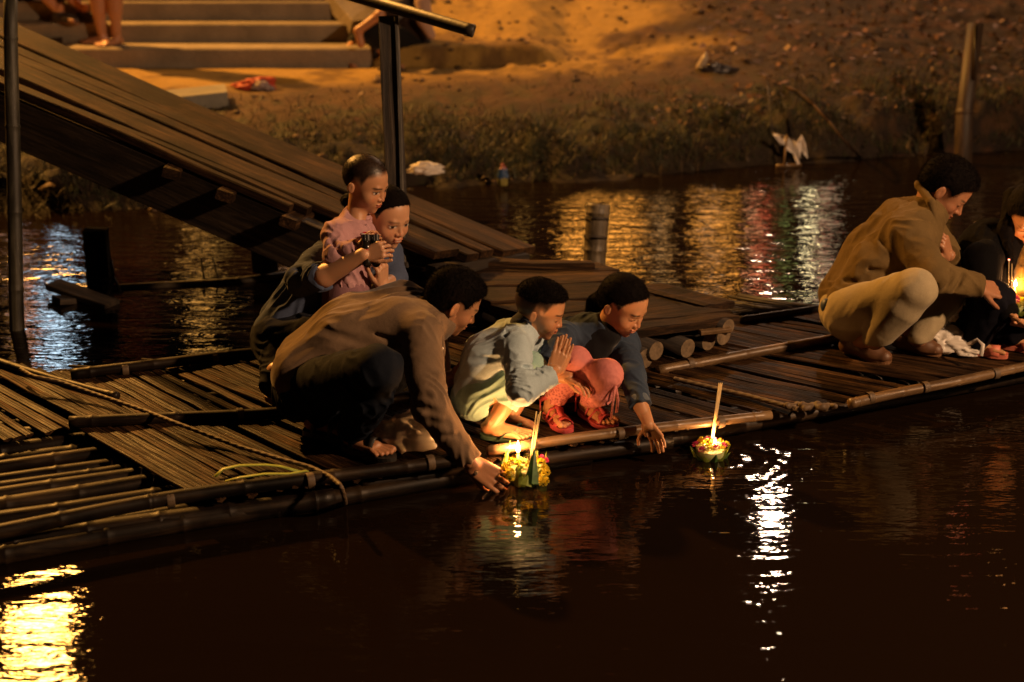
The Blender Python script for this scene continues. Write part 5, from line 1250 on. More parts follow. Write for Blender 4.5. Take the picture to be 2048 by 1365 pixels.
def build_raft():
    rng = random.Random(11)
    fl, ml, bl = line_w(FRONT), line_w(MID), line_w(BACK)
    root = empty('raft', (0, 5.4, 0), 'floating bamboo raft decked with split bamboo strips', 'raft')
    # long floating poles under the deck
    u = np.array([math.cos(math.radians(22)), math.sin(math.radians(22))]); nv = np.array([-u[1], u[0]])
    for i in range(24):
        off = .05 + i * .078
        def base(px):
            p = np.array([np.interp(px, fl[:, 0], fl[:, 0]), np.interp(px, fl[:, 0], fl[:, 1])]); return p + nv * off
        xs = [-3.2, .1 + rng.uniform(-.4, .4), 3.4]
        gx = np.arange(-3.3, 3.6, .05); okx = gx[[base(v_)[1] < np.interp(v_ - nv[0] * 0, bl[:, 0], bl[:, 1]) + .01 for v_ in gx]]
        if len(okx) < 8: continue
        xs = [v_ for v_ in (okx[0], (okx[0] + okx[-1]) / 2 + rng.uniform(-.4, .4), okx[-1] - .12)]
        for a, b in zip(xs[:-1], xs[1:]):
            A, B = base(a), base(b + .12); r = rng.uniform(.026, .034); z = .038 + rng.uniform(-.012, .008) - (.012 if i == 0 else 0)
            me = 'float_pole'
            pole('float_pole', (A[0], A[1], z), (B[0], B[1], z + rng.uniform(-.008, .008)), r, r * .9, M_BAMBOO_DARK, root, seed=rng.randint(0, 999), bend=.02)
    # split bamboo decking
    def deck(upper, lower, x_from, x_to, z0, overshoot):
        x = x_from; k = 0
        while x < x_to:
            n = rng.randint(3, 7); ang = math.radians(np.interp(x, [-1.6, -.6, .4, 1.2, 2.4], [-46, -43, -36, -27, -24])) + rng.uniform(-.03, .03)
            d = np.array([math.cos(ang), math.sin(ang)]); dz = rng.uniform(-.004, .006); w0 = rng.uniform(.028, .044)
            for q in range(n):
                w = w0 * rng.uniform(.85, 1.15); p = np.array([x, np.interp(x, upper[:, 0], upper[:, 1])])
                t = seg_hit(p, d, lower)
                ud = np.array([1, .42]) / math.hypot(1, .42); x += (w + .0022) / abs(d[0] * ud[1] - d[1] * ud[0]) * ud[0]
                if t is None or t < .15: continue
                if rng.random() < .03: continue
                a0 = -.04 - rng.random() * .05; t1 = t + overshoot * rng.uniform(.2, 1)
                A = p + d * a0; B = p + d * t1; z = z0 + dz + rng.uniform(-.003, .003)
                L = float(np.linalg.norm(B - A)); cuts = 4; V = []; F = []; g1, g2 = rng.uniform(-.45, -.2), rng.uniform(.15, .5); gd = rng.uniform(.002, .006)
                PROF = ((-1, -.004), (-.9, .001), (g1 - .06, .002), (g1, .002 - gd), (g1 + .06, .002), (g2 - .06, .003), (g2, .003 - gd), (g2 + .06, .003), (.9, .002), (1, -.003), (0, -.012)); NP = len(PROF)
                for i in range(cuts + 1):
                    xx = L * i / cuts; ww = w * (.5 + .03 * rng.uniform(-1, 1)); oy = .004 * rng.uniform(-1, 1); oz = .004 * rng.uniform(-1, 1)
                    V += [(xx, ww * u_ + oy, oz + h_) for u_, h_ in PROF]
                for i in range(cuts):
                    for s in range(NP): a = NP * i + s; c = NP * i + (s + 1) % NP; F.append((a, a + NP, c + NP, c))
                F += [tuple(range(NP)), tuple(NP * cuts + s for s in range(NP - 1, -1, -1))]
                link_mesh('bamboo_strip', mesh_from('bamboo_strip', V, F, M_SLAT, False), root, at((A[0], A[1], z), (d[0], d[1], rng.uniform(-.004, .004))))
            x += rng.choice([0, .006, .012, .03])
    mx = G(152, 850, .1)[0]
    deck(ml, fl + np.array([0, .05]), mx, 2.55, .094, .05)
    deck(bl, ml, G(-210, 748, .1)[0], 2.7, .096, .03)
    # rails lashed over the strips
    def rail(L, z, r, m, breaks, dy=0, name='bamboo_rail'):
        w = np.array([G(px, py, z) for px, py in L]); cum = np.concatenate([[0], np.cumsum(np.linalg.norm(np.diff(w, axis=0), axis=1))]); T = cum[-1]
        xs = []; x = rng.uniform(.05, .25)
        while x < T - .05: xs += [(x - .03, 1.0), (x - .010, .99), (x - .003, 1.07), (x + .003, 1.07), (x + .010, .99), (x + .03, 1.0)]; x += rng.uniform(.22, .34)
        prof = sorted([(0, 1.0), (T, 1.0)] + xs + [(q * .11 + .05, 1.0) for q in range(int(T / .11))]); V = []; F = []; sd = 12; ph = rng.uniform(0, 6)
        def cen(u):
            return np.array([np.mean([np.interp(min(max(u + o, 0), T), cum, w[:, i]) for o in (-.12, -.06, 0, .06, .12)]) for i in range(3)]) + np.array([0, .007 * math.sin(u * 2.3 + ph), .005 * math.sin(u * 3.1 + ph)])
        o0 = w[0]; d0 = (w[-1] - w[0]) / np.linalg.norm(w[-1] - w[0]); X = at(o0, d0); Xi = X.inverted()
        for u_, f_ in prof:
            c_ = cen(u_); d_ = cen(u_ + .03) - cen(u_ - .03); s_ = np.cross(d_, [0, 0, 1]); s_ /= np.linalg.norm(s_); rr = r * f_ * (1.06 - .14 * u_ / T)
            for q in range(sd): a = 2 * math.pi * q / sd; V.append(tuple(Xi @ Vector([float(t_) for t_ in c_ + s_ * rr * math.cos(a) + np.array([0, 0, rr * math.sin(a)])])))
        for i in range(len(prof) - 1):
            for q in range(sd): a = sd * i + q; c = sd * i + (q + 1) % sd; F.append((a, c, c + sd, a + sd))
        F += [tuple(range(sd - 1, -1, -1)), tuple(sd * (len(prof) - 1) + q for q in range(sd))]
        link_mesh(name, mesh_from(name, V, F, m, True), root, X)
    rail([(-260, 1112), (340, 1000), (700, 949), (962, 912)], .112, .024, M_BAMBOO_DARK, [(0, 3)])
    rail([(955, 909), (1185, 876), (1352, 853), (1560, 826)], .110, .0185, M_BAMBOO, [(0, 3)])
    rail([(1685, 808), (1790, 783), (1905, 765), (2048, 736), (2300, 690)], .110, .019, M_BAMBOO, [(0, 4)])
    rail([(-260, 1135), (0, 1094), (365, 1036), (690, 990)], .035, .036, M_BAMBOO_DARK, [(0, 3)], name='edge_pole')
    rail([(700, 975), (960, 936), (1190, 900), (1360, 878)], .045, .03, M_BAMBOO_DARK, [(0, 3)], name='edge_pole')
    rail([(117, 850), (557, 824), (900, 780), (1300, 741)], .115, .021, M_BAMBOO_DARK, [(0, 3)])
    rail([(1300, 741), (1500, 706), (1690, 676)], .112, .0205, M_BAMBOO, [(0, 2)])
    rail([(1690, 676), (2048, 620), (2300, 590)], .112, .0205, M_BAMBOO_DARK, [(0, 2)])
    rail([(122, 752), (330, 730), (520, 706), (700, 690)], .115, .021, M_BAMBOO_DARK, [(0, 3)])
    rail([(1462, 641), (1650, 613), (2048, 560)], .115, .017, M_BAMBOO_DARK, [(0, 2)])
    rail([(-60, 706), (60, 742), (180, 776), (250, 794)], .118, .017, M_BAMBOO_DARK, [(0, 3)], name='cross_pole')
    # wire lashings round the rails
    for px, py, r in ((340, 1000, .027), (620, 962, .027), (860, 926, .027), (1060, 894, .022), (1240, 868, .022), (1440, 844, .022), (1740, 796, .022), (1850, 775, .022), (1990, 748, .022), (300, 838, .025), (480, 830, .025), (1380, 728, .024), (1580, 694, .024), (1790, 661, .024), (250, 740, .025), (430, 718, .025)):
        c_ = G(px, py, .112); d_ = np.array([math.cos(math.radians(22)), math.sin(math.radians(22)), 0]); X_ = at(c_, d_); V = []; F = []; nn = 12
        for x_ in (-.012, -.006, 0, .006, .012):
            for q in range(nn): a = 2 * math.pi * q / nn; rr = r * (1.04 if x_ in (-.006, .006) else .99); V.append((x_, rr * math.cos(a), rr * math.sin(a)))
        for i in range(4):
            for q in range(nn): a = nn * i + q; c = nn * i + (q + 1) % nn; F.append((a, c, c + nn, a + nn))
        link_mesh('lashing', mesh_from('lashing', V, F, M_ROPE, True), root, X_)
    # loose stick ends beyond the back edge
    for i in range(16):
        px = 1470 + i * 12; a = G(px, 632 - i * 1.2, .105); ang = math.radians(140 + rng.uniform(-6, 6)); L = rng.uniform(.12, .42); b = a + np.array([math.cos(ang) * L, math.sin(ang) * L, -.02])
        pole('stick', a, b, .008, .007, M_BAMBOO_DARK, root, seed=i, sides=6)
    for i in range(12):
        px = 165 + i * 19; a = G(px, 748 - i * 2, .1); ang = math.radians(150 + rng.uniform(-8, 8)); L = rng.uniform(.12, .3); b = a + np.array([math.cos(ang) * L, math.sin(ang) * L, -.04])
        pole('stick', a, b, .007, .006, M_BAMBOO_DARK, root, seed=i, sides=6)
    return root
def build_platform():
    Z = .245
    root = empty('plank_platform', G(1100, 600, .1), 'low platform of broad planks on logs at the foot of the gangway', 'platform')
    def plank(pts, z=Z, th=.035, name='plank', m=None):
        """pts: four corners in the picture: back-left, back-right, front-right, front-left"""
        m = m or M_PLANK
        w = [G(px, py, z) for px, py in pts]; X = at(w[0], w[1] - w[0]); Xi = X.inverted()
        loc = [Xi @ Vector([float(c) for c in p]) for p in w]; V = []; cuts = 5; F = []
        for i in range(cuts + 1):
            t = i / cuts; a = loc[0].lerp(loc[1], t); b = loc[3].lerp(loc[2], t); k = .004 * math.sin(i * 2.1 + pts[0][0]); 
            V += [a + Vector((0, 0, k - .005)), a + (b - a).normalized() * .005 + Vector((0, 0, k)), b - (b - a).normalized() * .005 + Vector((0, 0, k)), b + Vector((0, 0, k - .005)), b + Vector((0, 0, -th)), a + Vector((0, 0, -th))]
        for i in range(cuts):
            for s in range(6): a = 6 * i + s; c = 6 * i + (s + 1) % 6; F.append((a, a + 6, c + 6, c))
        F += [tuple(range(6)), tuple(6 * cuts + s for s in range(5, -1, -1))]
        return link_mesh(name, mesh_from(name, [tuple(v) for v in V], F, m, False), root, X)
    plank([(790, 522), (1190, 524), (1240, 541), (858, 545)], Z + .004)
    plank([(884, 513), (1180, 522), (1190, 528), (900, 524)], Z + .03, .025)
    plank([(866, 548), (1215, 536), (1290, 560), (918, 574)], Z)
    plank([(905, 578), (1232, 564), (1345, 588), (982, 604)], Z + .006)
    plank([(978, 608), (1270, 590), (1400, 606), (1060, 630)], Z - .002)
    plank([(1085, 632), (1330, 608), (1462, 622), (1180, 650)], Z + .004)
    plank([(1180, 650), (1440, 624), (1480, 632), (1262, 662)], Z + .0)
    plank([(1250, 572), (1330, 566), (1470, 602), (1410, 612)], Z + .012, .03)
    # logs under the planks, their sawn ends to the lower right
    logs = [((1290, 718), .043, -.02), ((1312, 702), .040, .03), ((1375, 697), .041, .0), ((1417, 683), .040, .0), ((1447, 672), .041, .0), ((1456, 655), .036, .075)]
    for i, ((px, py), r, dz) in enumerate(logs):
        z = .1 + r + max(0, dz); e = G(px, py, z); ang = math.radians(128); L = .75; a = e + np.array([math.cos(ang) * L, math.sin(ang) * L, 0.0])
        lg = pole('log', a, e, r, r * .97, M_LOG, root, seed=i, bend=.004, sides=14, node=9)
        d = (e - a) / L; V = [e + d * .002]; n = 14; X = basis(d)
        for q in range(n): t = 2 * math.pi * q / n; V.append(np.array(X @ Vector((0, math.cos(t) * r * .95, math.sin(t) * r * .95))) + e + d * .002)
        link_mesh('sawn_end', mesh_from('sawn_end', V, [(0, 1 + q, 1 + (q + 1) % n) for q in range(n)], M_LOGEND, False), lg if False else root)
    for i, (px, py) in enumerate(((880, 600), (960, 635), (1050, 660), (1150, 690))):
        e = G(px, py, .14); ang = math.radians(128); a = e + np.array([math.cos(ang) * .9, math.sin(ang) * .9, 0]); pole('log', a, e, .042, .04, M_LOG, root, seed=20 + i, bend=.004, sides=12, node=9)
    board('cross_beam', G(800, 545, .2), G(1262, 668, .2), .06, .06, M_DARKWOOD, root, cuts=1, warp=0)
    board('cross_beam', G(1400, 661, .215), G(1461, 655, .215), .03, .02, M_BAMBOO, root, cuts=1, warp=0)
    return root
def rope_mesh(name, pts, r, m, parent=None, pitch=.035, strands=3):
    pts = [np.asarray(p, float) for p in pts]; cum = [0]
    for a, b in zip(pts[:-1], pts[1:]): cum.append(cum[-1] + np.linalg.norm(b - a))
    L = cum[-1]; n = int(L / .006); V = []; F = []; P3 = np.array(pts); sides = 12
    s = np.linspace(0, L, n); c = np.stack([np.interp(s, cum, P3[:, i]) for i in range(3)], 1)
    k = 9; ker = np.ones(k) / k; cs = np.stack([np.convolve(np.pad(c[:, i], k // 2, mode='edge'), ker, 'valid') for i in range(3)], 1)
    t = np.gradient(cs, axis=0); t /= np.linalg.norm(t, axis=1, keepdims=True); side = np.cross(t, [0, 0, 1]); side /= np.linalg.norm(side, axis=1, keepdims=True); upv = np.cross(side, t)
    for i in range(n):
        for q in range(sides):
            a = 2 * math.pi * q / sides; rr = r * (1 + .28 * abs(math.cos(strands / 2 * (a - s[i] / pitch * 2 * math.pi / strands * 1))) - .15)
            V.append(cs[i] + side[i] * rr * math.cos(a) + upv[i] * rr * math.sin(a))
    i = np.repeat(np.arange(n - 1), sides); q = np.tile(np.arange(sides), n - 1)
    F = np.stack([i * sides + q, i * sides + (q + 1) % sides, (i + 1) * sides + (q + 1) % sides, (i + 1) * sides + q], 1)
    return link_mesh(name, mesh_from(name, V, F, m, True), parent)
def crumple(name, c, size, m, parent=None, seed=1, rot=0, squash=1.0, sub=4, amp=.45):
    """crumpled film: a faceted hollow lump resting on its support"""
    import bmesh
    bm = bmesh.new(); bmesh.ops.create_icosphere(bm, subdivisions=sub, radius=1); rng = np.random.default_rng(seed)
    V = np.array([v.co[:] for v in bm.verts]); dirs = rng.normal(0, 1, (22, 3)); dirs /= np.linalg.norm(dirs, axis=1, keepdims=True); off = rng.uniform(.55, 1.0, 22)
    r = np.min(np.where(V @ dirs.T > .15, off[None] / np.maximum(V @ dirs.T, .15), 9), 1); r = np.minimum(r, 1.25)
    cr = 1 - np.abs(vnoise(V * 2.6 + seed, seed)) * 2; cr2 = 1 - np.abs(vnoise(V * 5.5 + seed, seed + 1)) * 2
    cr3 = 1 - np.abs(vnoise(V * 11 + seed, seed + 2)) * 2
    V = V * (r + amp * .42 * np.abs(cr) * np.sign(cr) + amp * .30 * cr2 + amp * .12 * cr3)[:, None]
    ca, sa = math.cos(rot), math.sin(rot); V = V * np.array(size); V = np.stack([V[:, 0] * ca - V[:, 1] * sa, V[:, 0] * sa + V[:, 1] * ca, np.maximum(V[:, 2], -size[2] * .55)], 1)
    V[:, 2] += size[2] * .56
    F = np.array([[v.index for v in f.verts] for f in bm.faces]); bm.free()
    return link_mesh(name, mesh_from(name, V + np.asarray(c), F, m, False), parent)

# ------------------------------------------------------------------ krathong floats
def cone_leaf(a, b, w, m, name, parent, fold=.5, nrm=(0, -1, 0)):
    """folded banana leaf spike from a (base) to b (tip)"""
    a, b = np.asarray(a, float), np.asarray(b, float); d = b - a; n = np.asarray(nrm, float); s = np.cross(d, n); s /= np.linalg.norm(s); n = np.cross(s, d); n /= np.linalg.norm(n)
    V = []
    for t in (0, .35, .7): V += [a + d * t - s * w * (1 - t) ** .8 * .5, a + d * t + n * w * fold * (1 - t) * .6, a + d * t + s * w * (1 - t) ** .8 * .5, a + d * t - n * w * .15 * (1 - t)]
    V.append(b); F = []
    for i in range(2):
        for q in range(4): x = 4 * i + q; y = 4 * i + (q + 1) % 4; F.append((x, y, y + 4, x + 4))
    for q in range(4): F.append((8 + q, 8 + (q + 1) % 4, 12))
    F.append((3, 2, 1, 0))
    return link_mesh(name, mesh_from(name, V, F, m, False), parent)
def flower(name, c, r, m, parent, seed=1, petals=40):
    """marigold: layered small petals"""
    rng = np.random.default_rng(seed); V = []; F = []
    for k in range(petals):
        z = 1 - (k + .5) / petals * 1.35; ph = k * 2.39996; rr = math.sqrt(max(0, 1 - z * z)); d = np.array([rr * math.cos(ph), rr * math.sin(ph), z]) + rng.normal(0, .12, 3); d /= np.linalg.norm(d)
        s = np.cross(d, [0, 0, 1.01]); s /= np.linalg.norm(s) + 1e-6; u = np.cross(s, d); p = c + d * r * .55; q = c + d * r * (1 + .15 * rng.random()); w = r * .30
        i = len(V); V += [p - s * w * .5, p + s * w * .5, q + s * w + u * w * .2, q + u * w * .7, q - s * w + u * w * .2]; F.append((i, i + 1, i + 2, i + 3, i + 4))
    return link_mesh(name, mesh_from(name, V, F, m, False), parent)
def flame(name, c, hgt, r, parent):
    V = []; F = []; n = 12; prof = [(0, .25), (.12, .75), (.28, 1), (.45, .92), (.65, .6), (.85, .25), (1, .02)]
    for t, f in prof:
        for q in range(n): a = 2 * math.pi * q / n; V.append(c + np.array([r * f * math.cos(a), r * f * math.sin(a), hgt * t]))
    for i in range(len(prof) - 1):
        for q in range(n): a = n * i + q; b = n * i + (q + 1) % n; F.append((a, b, b + n, a + n))
    return link_mesh(name, mesh_from(name, V, F, M_FLAME, True), parent)
def stick(name, a, b, r, m, parent, sides=6):
    a, b = np.asarray(a, float), np.asarray(b, float); d = b - a; L = float(np.linalg.norm(d)); X = at(a, d, (0, -1, .01)); V = []
    for x in (0, L):
        for q in range(sides): t = 2 * math.pi * q / sides; V.append((x, r * math.cos(t), r * math.sin(t)))
    F = [(q, (q + 1) % sides, sides + (q + 1) % sides, sides + q) for q in range(sides)] + [tuple(range(sides - 1, -1, -1)), tuple(range(sides, 2 * sides))]
    return link_mesh(name, mesh_from(name, V, F, m, True), parent, X)
def build_krathongs():
    global M_FLAME
    M_FLAME, n, l, b = new_mat('candle_flame'); b.inputs['Base Color'].default_value = (1, .8, .4, 1); b.inputs['Emission Color'].default_value = (1, .62, .26, 1); b.inputs['Emission Strength'].default_value = 26
    leaf = mat_simple('banana_leaf', (.05, .12, .03), .4, .35, 30, .001, 80); leafl = mat_simple('young_banana_leaf', (.26, .32, .08), .45, .25, 30, .001, 80)
    def petal(name, col):
        m = mat_simple(name, col, .6, .2, 60, 0); n = m.node_tree.nodes; l = m.node_tree.links; tr = n.new('ShaderNodeBsdfTranslucent'); tr.inputs['Color'].default_value = (*col, 1); mx = n.new('ShaderNodeMixShader'); mx.inputs[0].default_value = .45
        l.new(n['Principled BSDF'].outputs[0], mx.inputs[1]); l.new(tr.outputs[0], mx.inputs[2]); l.new(mx.outputs[0], n['Material Output'].inputs['Surface']); return m
    yel = petal('marigold_yellow', (.75, .60, .04)); org = petal('marigold_orange', (.75, .40, .03)); leafl = petal('young_banana_leaf_thin', (.36, .45, .08)); mag = mat_simple('magenta_petal', (.55, .03, .16), .55, .2, 60, 0)
    wht = petal('pale_yellow_petal', (.66, .66, .22)); stem = mat_simple('banana_stem', (.30, .32, .14), .5, .2, 30, .001, 60)
    wax = mat_simple('yellow_wax', (.75, .55, .18), .4, .1, 20, 0); inc = mat_simple('incense_stick', (.62, .46, .22), .7, .15, 40, 0)
    ember = mat_simple('incense_ember', (.6, .1, .05), .6, .1, 40, 0, emit=(1, .25, .15, 6))
    def basekr(c, r, hgt, label, seed, full=True):
        root = empty('krathong', c, label, 'floating offering'); rng = random.Random(seed); c = np.asarray(c, float)
        V = []; F = []; nn = 20
        for z, rr in ((-.012, r * .72), (0, r * .80), (hgt * .45, r * .86), (hgt * .5, r * .78)):
            for q in range(nn): a = 2 * math.pi * q / nn; V.append(c + np.array([rr * math.cos(a), rr * math.sin(a), z]))
        for i in range(3):
            for q in range(nn): a = nn * i + q; b_ = nn * i + (q + 1) % nn; F.append((a, b_, b_ + nn, a + nn))
        F += [tuple(range(nn - 1, -1, -1)), tuple(range(3 * nn, 4 * nn))]
        link_mesh('stem_disc', mesh_from('stem_disc', V, F, stem, True), root)
        k = 9 if full else 12
        for q in range(k):
            a = 2 * math.pi * (q + .3) / k; rad = np.array([math.cos(a), math.sin(a), 0]); big = (q % 3 == 0)
            p0 = c + rad * r * .80 + np.array([0, 0, -.004]); p1 = c + rad * r * (1.0 if full else 1.25) + np.array([0, 0, hgt * (1.0 if big else .72) * (1 if full else .7)])
            cone_leaf(p0, p1, r * .55, leaf if q % 2 else leafl, 'leaf_cone', root, .5, rad)
        return root, c, rng
    # 1: held by the man at the raft edge
    c = G(1050, 958, 0); r = .076
    root, c, rng = basekr(c, r, .10, 'lit banana leaf float with marigolds held at the raft edge by the squatting man', 1)
    cone_leaf(P(1063, 968, 5.02), P(1069, 896, 5.03), .050, leaf, 'leaf_cone', root, .6)
    cone_leaf(P(1052, 972, 5.01), P(1058, 948, 5.02), .04, leafl, 'leaf_cone', root, .3)
    for (px, py, D, mm, rr) in ((1013, 935, 5.06, yel, .016), (1026, 925, 5.06, yel, .014), (1040, 922, 5.06, wht, .013), (1022, 945, 5.03, yel, .013), (1040, 940, 5.02, leafl, .014), (1052, 925, 5.05, wht, .012), (1034, 930, 5.03, yel, .011),
                             (1082, 925, 5.08, yel, .014), (1090, 938, 5.07, yel, .014), (1088, 952, 5.06, yel, .014), (1082, 963, 5.05, yel, .013), (1075, 940, 5.05, leafl, .012), (1092, 922, 5.13, mag, .010), (1083, 915, 5.14, mag, .009), (1092, 962, 5.09, yel, .012), (1012, 950, 5.06, yel, .011),
                             (1070, 918, 5.16, yel, .013), (1055, 914, 5.18, wht, .013), (1030, 916, 5.17, yel, .013), (1016, 920, 5.14, yel, .012), (1044, 928, 5.1, yel, .018), (1020, 958, 5.04, yel, .014), (1010, 940, 5.1, yel, .014), (1092, 945, 5.1, yel, .015), (1086, 968, 5.09, yel, .014), (1060, 932, 5.1, yel, .016), (1026, 955, 5.02, wht, .008)):
        flower('flower', P(px, py, D - .0), rr, mm, root, seed=int(px * 7 + py))
    fc = P(1036, 905, 5.10); cd = stick('candle', P(1036, 930, 5.10), fc, .006, wax, root, 10); flame('flame', fc - V3(0, 0, .001), .046, .0085, root)
    lamp_light(fc + V3(0, 0, .028), (1.0, .42, .125), 10.5, .012, 'candle_light')
    for q in range(3): stick('incense', P(1060 + q * 2.5, 925, 5.09 + .004 * q), P(1073 + q * 4, 823 + (q == 1) * 6, 5.10 + .008 * q), .0021, inc, root)
    cone_leaf(P(1010, 925, 5.1), P(1021, 879, 5.12), .018, leafl, 'leaf_cone', root, .4); cone_leaf(P(1072, 922, 5.16), P(1073, 881, 5.18), .022, leafl, 'leaf_cone', root, .4); cone_leaf(P(1004, 930, 5.14), P(1006, 890, 5.16), .02, leaf, 'leaf_cone', root, .4)
    # 2: afloat beside the girl's hand
    c = G(1420, 912, 0); root, c, rng = basekr(c, .060, .055, 'lit flower float drifting alone on the water beside the girl', 2, False)
    for k in range(22):
        a = k * 2.4; rr = .058 * math.sqrt((k + .5) / 22); mm = (yel, yel, org, mag, yel, wht, mag)[k % 7]
        flower('flower', c + np.array([rr * math.cos(a), rr * math.sin(a), .038 + .012 * math.cos(rr * 25)]), .013, mm, root, seed=k + 50, petals=26)
    b0 = P(1424, 893, 5.27 - .0); D2 = depth_of(c); b0 = P(1422, 896, D2); 
    for q in range(5): stick('incense', b0 + V3(.002 * q - .004, 0, 0), P(1438 + q * 1.6, 766 + (q % 2) * 3, D2 + .006 * (q - 2)), .0017, inc, root)
    fc = P(1429, 892, D2 - .015); stick('candle', P(1429, 903, D2 - .015), fc, .005, wax, root, 8); flame('flame', fc, .030, .0085, root); lamp_light(fc + V3(0, 0, .018), (1.0, .46, .15), 6.5, .012, 'candle_light')
    fc = P(1410, 896, D2 + .02); flame('flame', fc, .016, .006, root)
    # 3: held by the couple at the right
    D3 = 6.02; c = P(2012, 618, D3); root, c, rng = basekr(c, .085, .05, 'lit flower float held by the couple at the right edge', 3, False)
    for k in range(24):
        a = k * 2.4; rr = .08 * math.sqrt((k + .5) / 24); mm = (wht, leafl, yel, wht, org, leafl)[k % 6]
        flower('flower', c + np.array([rr * math.cos(a), rr * math.sin(a), .032]), .013, mm, root, seed=k + 90, petals=24)
    flower('flower', P(2028, 601, D3 - .05), .022, mag, root, 5, 50); flower('flower', P(2046, 605, D3 - .04), .02, yel, root, 6, 50)
    for px, top in ((2016, 521), (2022, 528)): stick('incense', P(px, 600, D3), P(px + 2, top, D3), .0022, inc, root); 
    e = Sdf().sph(P(2018, 520, D3), .004, k=.001); v, f = e.mesh(.0016); link_mesh('ember', mesh_from('ember', v, f, ember, True), root)
    fc = P(2030, 574, D3 + .02); stick('candle', P(2030, 602, D3 + .02), fc, .005, wax, root, 8); flame('flame', fc, .032, .0075, root); lamp_light(fc + V3(0, 0, .02), (1.0, .42, .13), 5.0, .012, 'candle_light')

# ------------------------------------------------------------------ posts, litter, lamps
def build_small_things():
    p = P(21, -40, 6.5); q = P(16, 600, 6.5); q[2] = -.3
    o = pole('bamboo_post', q, p, .0325, .030, mat_wood('grey_green_bamboo', (.03, .027, .018), (.085, .078, .055), .55, .6), None, seed=3, bend=.01, sides=14, node=.36); tag(o, 'tall bamboo mooring post at the far left edge beside the ramp', 'post')
    a = G(1184, 532, 0); D = depth_of(a); a2 = P(1182, 560, D); b = P(1197, 408, D)
    root = empty('bamboo_post', a, 'thick cut bamboo stump post with wire ties behind the platform', 'post')
    pole('culm', a2 - V3(0, 0, .2), b, .056, .058, mat_wood('grey_bamboo', (.13, .10, .06), (.30, .24, .16), .5, .6), root, seed=8, hollow=True, sides=18, node=.22)
    for t, rr in ((.42, .060), (.9, .062)):
        c = a2 + (b - a2) * (.35 + .5 * t); V = []; n = 18; F = []; X = basis(b - a2)
        for x in (-.006, .006):
            for q_ in range(n): an = 2 * math.pi * q_ / n; V.append(np.array(X @ Vector((x, rr * math.cos(an), rr * math.sin(an)))) + c)
        F = [(q_, (q_ + 1) % n, n + (q_ + 1) % n, n + q_) for q_ in range(n)]; link_mesh('tie', mesh_from('tie', V, F, M_DARKWOOD, True), root)
    stick('wire', P(1172, 412, D), P(1182, 440, D - .03), .003, M_DARKWOOD, root)
    a = G(1929, 334, 0); D = depth_of(a); a3 = P(1928, 345, D); b = P(1950, 48, D)
    o = pole('wooden_post', a3 - V3(0, 0, .2), b, .058, .052, mat_wood('pale_post_wood', (.05, .03, .018), (.13, .075, .04), .6, .6), None, seed=5, bend=.02, sides=12, node=.9); tag(o, 'weathered wooden post standing in the water by the far bank at right', 'post')
    o = stick('post_spur', P(1952, 52, D - .05), P(1948, 160, D - .05), .012, M_BAMBOO_DARK, None); tag(o, 'short dark branch lashed to the top of the right wooden post', 'branch')
    a = G(186, 590, 0); D = depth_of(a); b = P(186, 464, D); bb = b.copy(); bb[2] = -.2
    o = board('wooden_stump', bb, b, .108, .09, mat_wood('shaded_stump_wood', (.008, .006, .004), (.028, .019, .012), .8, 1, .004, spec=.1), None, up=(0, -1, 0), cuts=5, warp=.008, seed=2, bev=.012); tag(o, 'dark square stump standing in the water under the ramp', 'stump')  # stump wood darkened to carry the ramp's shade in its colour
    rootb = empty('driftwood', G(150, 592, 0), 'pointed dark boards and branches caught around the square stump', 'driftwood')
    board('broken_board', G(225, 605, .02), P(106, 563, D - .02), .10, .03, M_DARKWOOD, rootb, cuts=2); board('broken_board', G(200, 590, .0), G(112, 595, .04), .08, .03, M_DARKWOOD, rootb, cuts=2)
    pts = [P(215, 590, D), P(228, 560, D), P(222, 520, D)]
    for x, y in zip(pts[:-1], pts[1:]): stick('branch', x, y, .008, M_DARKWOOD, rootb)
    pts = [P(205, 562, D), P(228, 555, D), P(243, 588, D - .03)]
    for x, y in zip(pts[:-1], pts[1:]): stick('branch', x, y, .007, M_DARKWOOD, rootb)
    o = pole('floating_log', G(205, 580, .0), G(610, 548, .015), .022, .026, mat_wood('pale_wet_wood', (.10, .08, .055), (.20, .16, .11), .45, .8), None, seed=6, bend=.03, sides=10, node=.8); tag(o, 'long pale pole floating between the square stump and the ramp leg', 'pole')
    rt = empty('twig', G(420, 560, 0), 'dead twig with two upright shoots rising from the floating pole', 'twig')
    stick('shoot', G(409, 562, 0), P(402, 517, depth_of(G(409, 562, 0))), .004, M_DARKWOOD, rt); stick('shoot', G(436, 560, 0), P(426, 516, depth_of(G(436, 560, 0))), .004, M_DARKWOOD, rt); stick('shoot', P(402, 535, depth_of(G(409, 562, 0))), P(434, 530, depth_of(G(436, 560, 0))), .003, M_DARKWOOD, rt)
    # rope and tape
    pr = [(40, 738), (66, 753), (120, 764), (183, 786), (293, 823), (348, 845), (476, 893), (560, 918), (622, 935), (660, 953), (682, 972), (690, 1000), (690, 1012)]
    zs = [.15, .16, .15, .14, .135, .15, .125, .125, .125, .13, .15, .08, -.04]
    o = rope_mesh('rope', [G(px, py, z) for (px, py), z in zip(pr, zs)], .0075, M_ROPE); tag(o, 'twisted rope running over the strips and down the raft edge', 'rope')
    o = rope_mesh('rope', [G(px, py, z) for (px, py), z in (((1345, 757), .12), ((1420, 775), .115), ((1500, 793), .115), ((1570, 812), .12), ((1600, 820), .12))], .009, M_ROPE); tag(o, 'thin twisted rope lying on the wet strips right of the girl', 'rope')
    kn = Sdf()
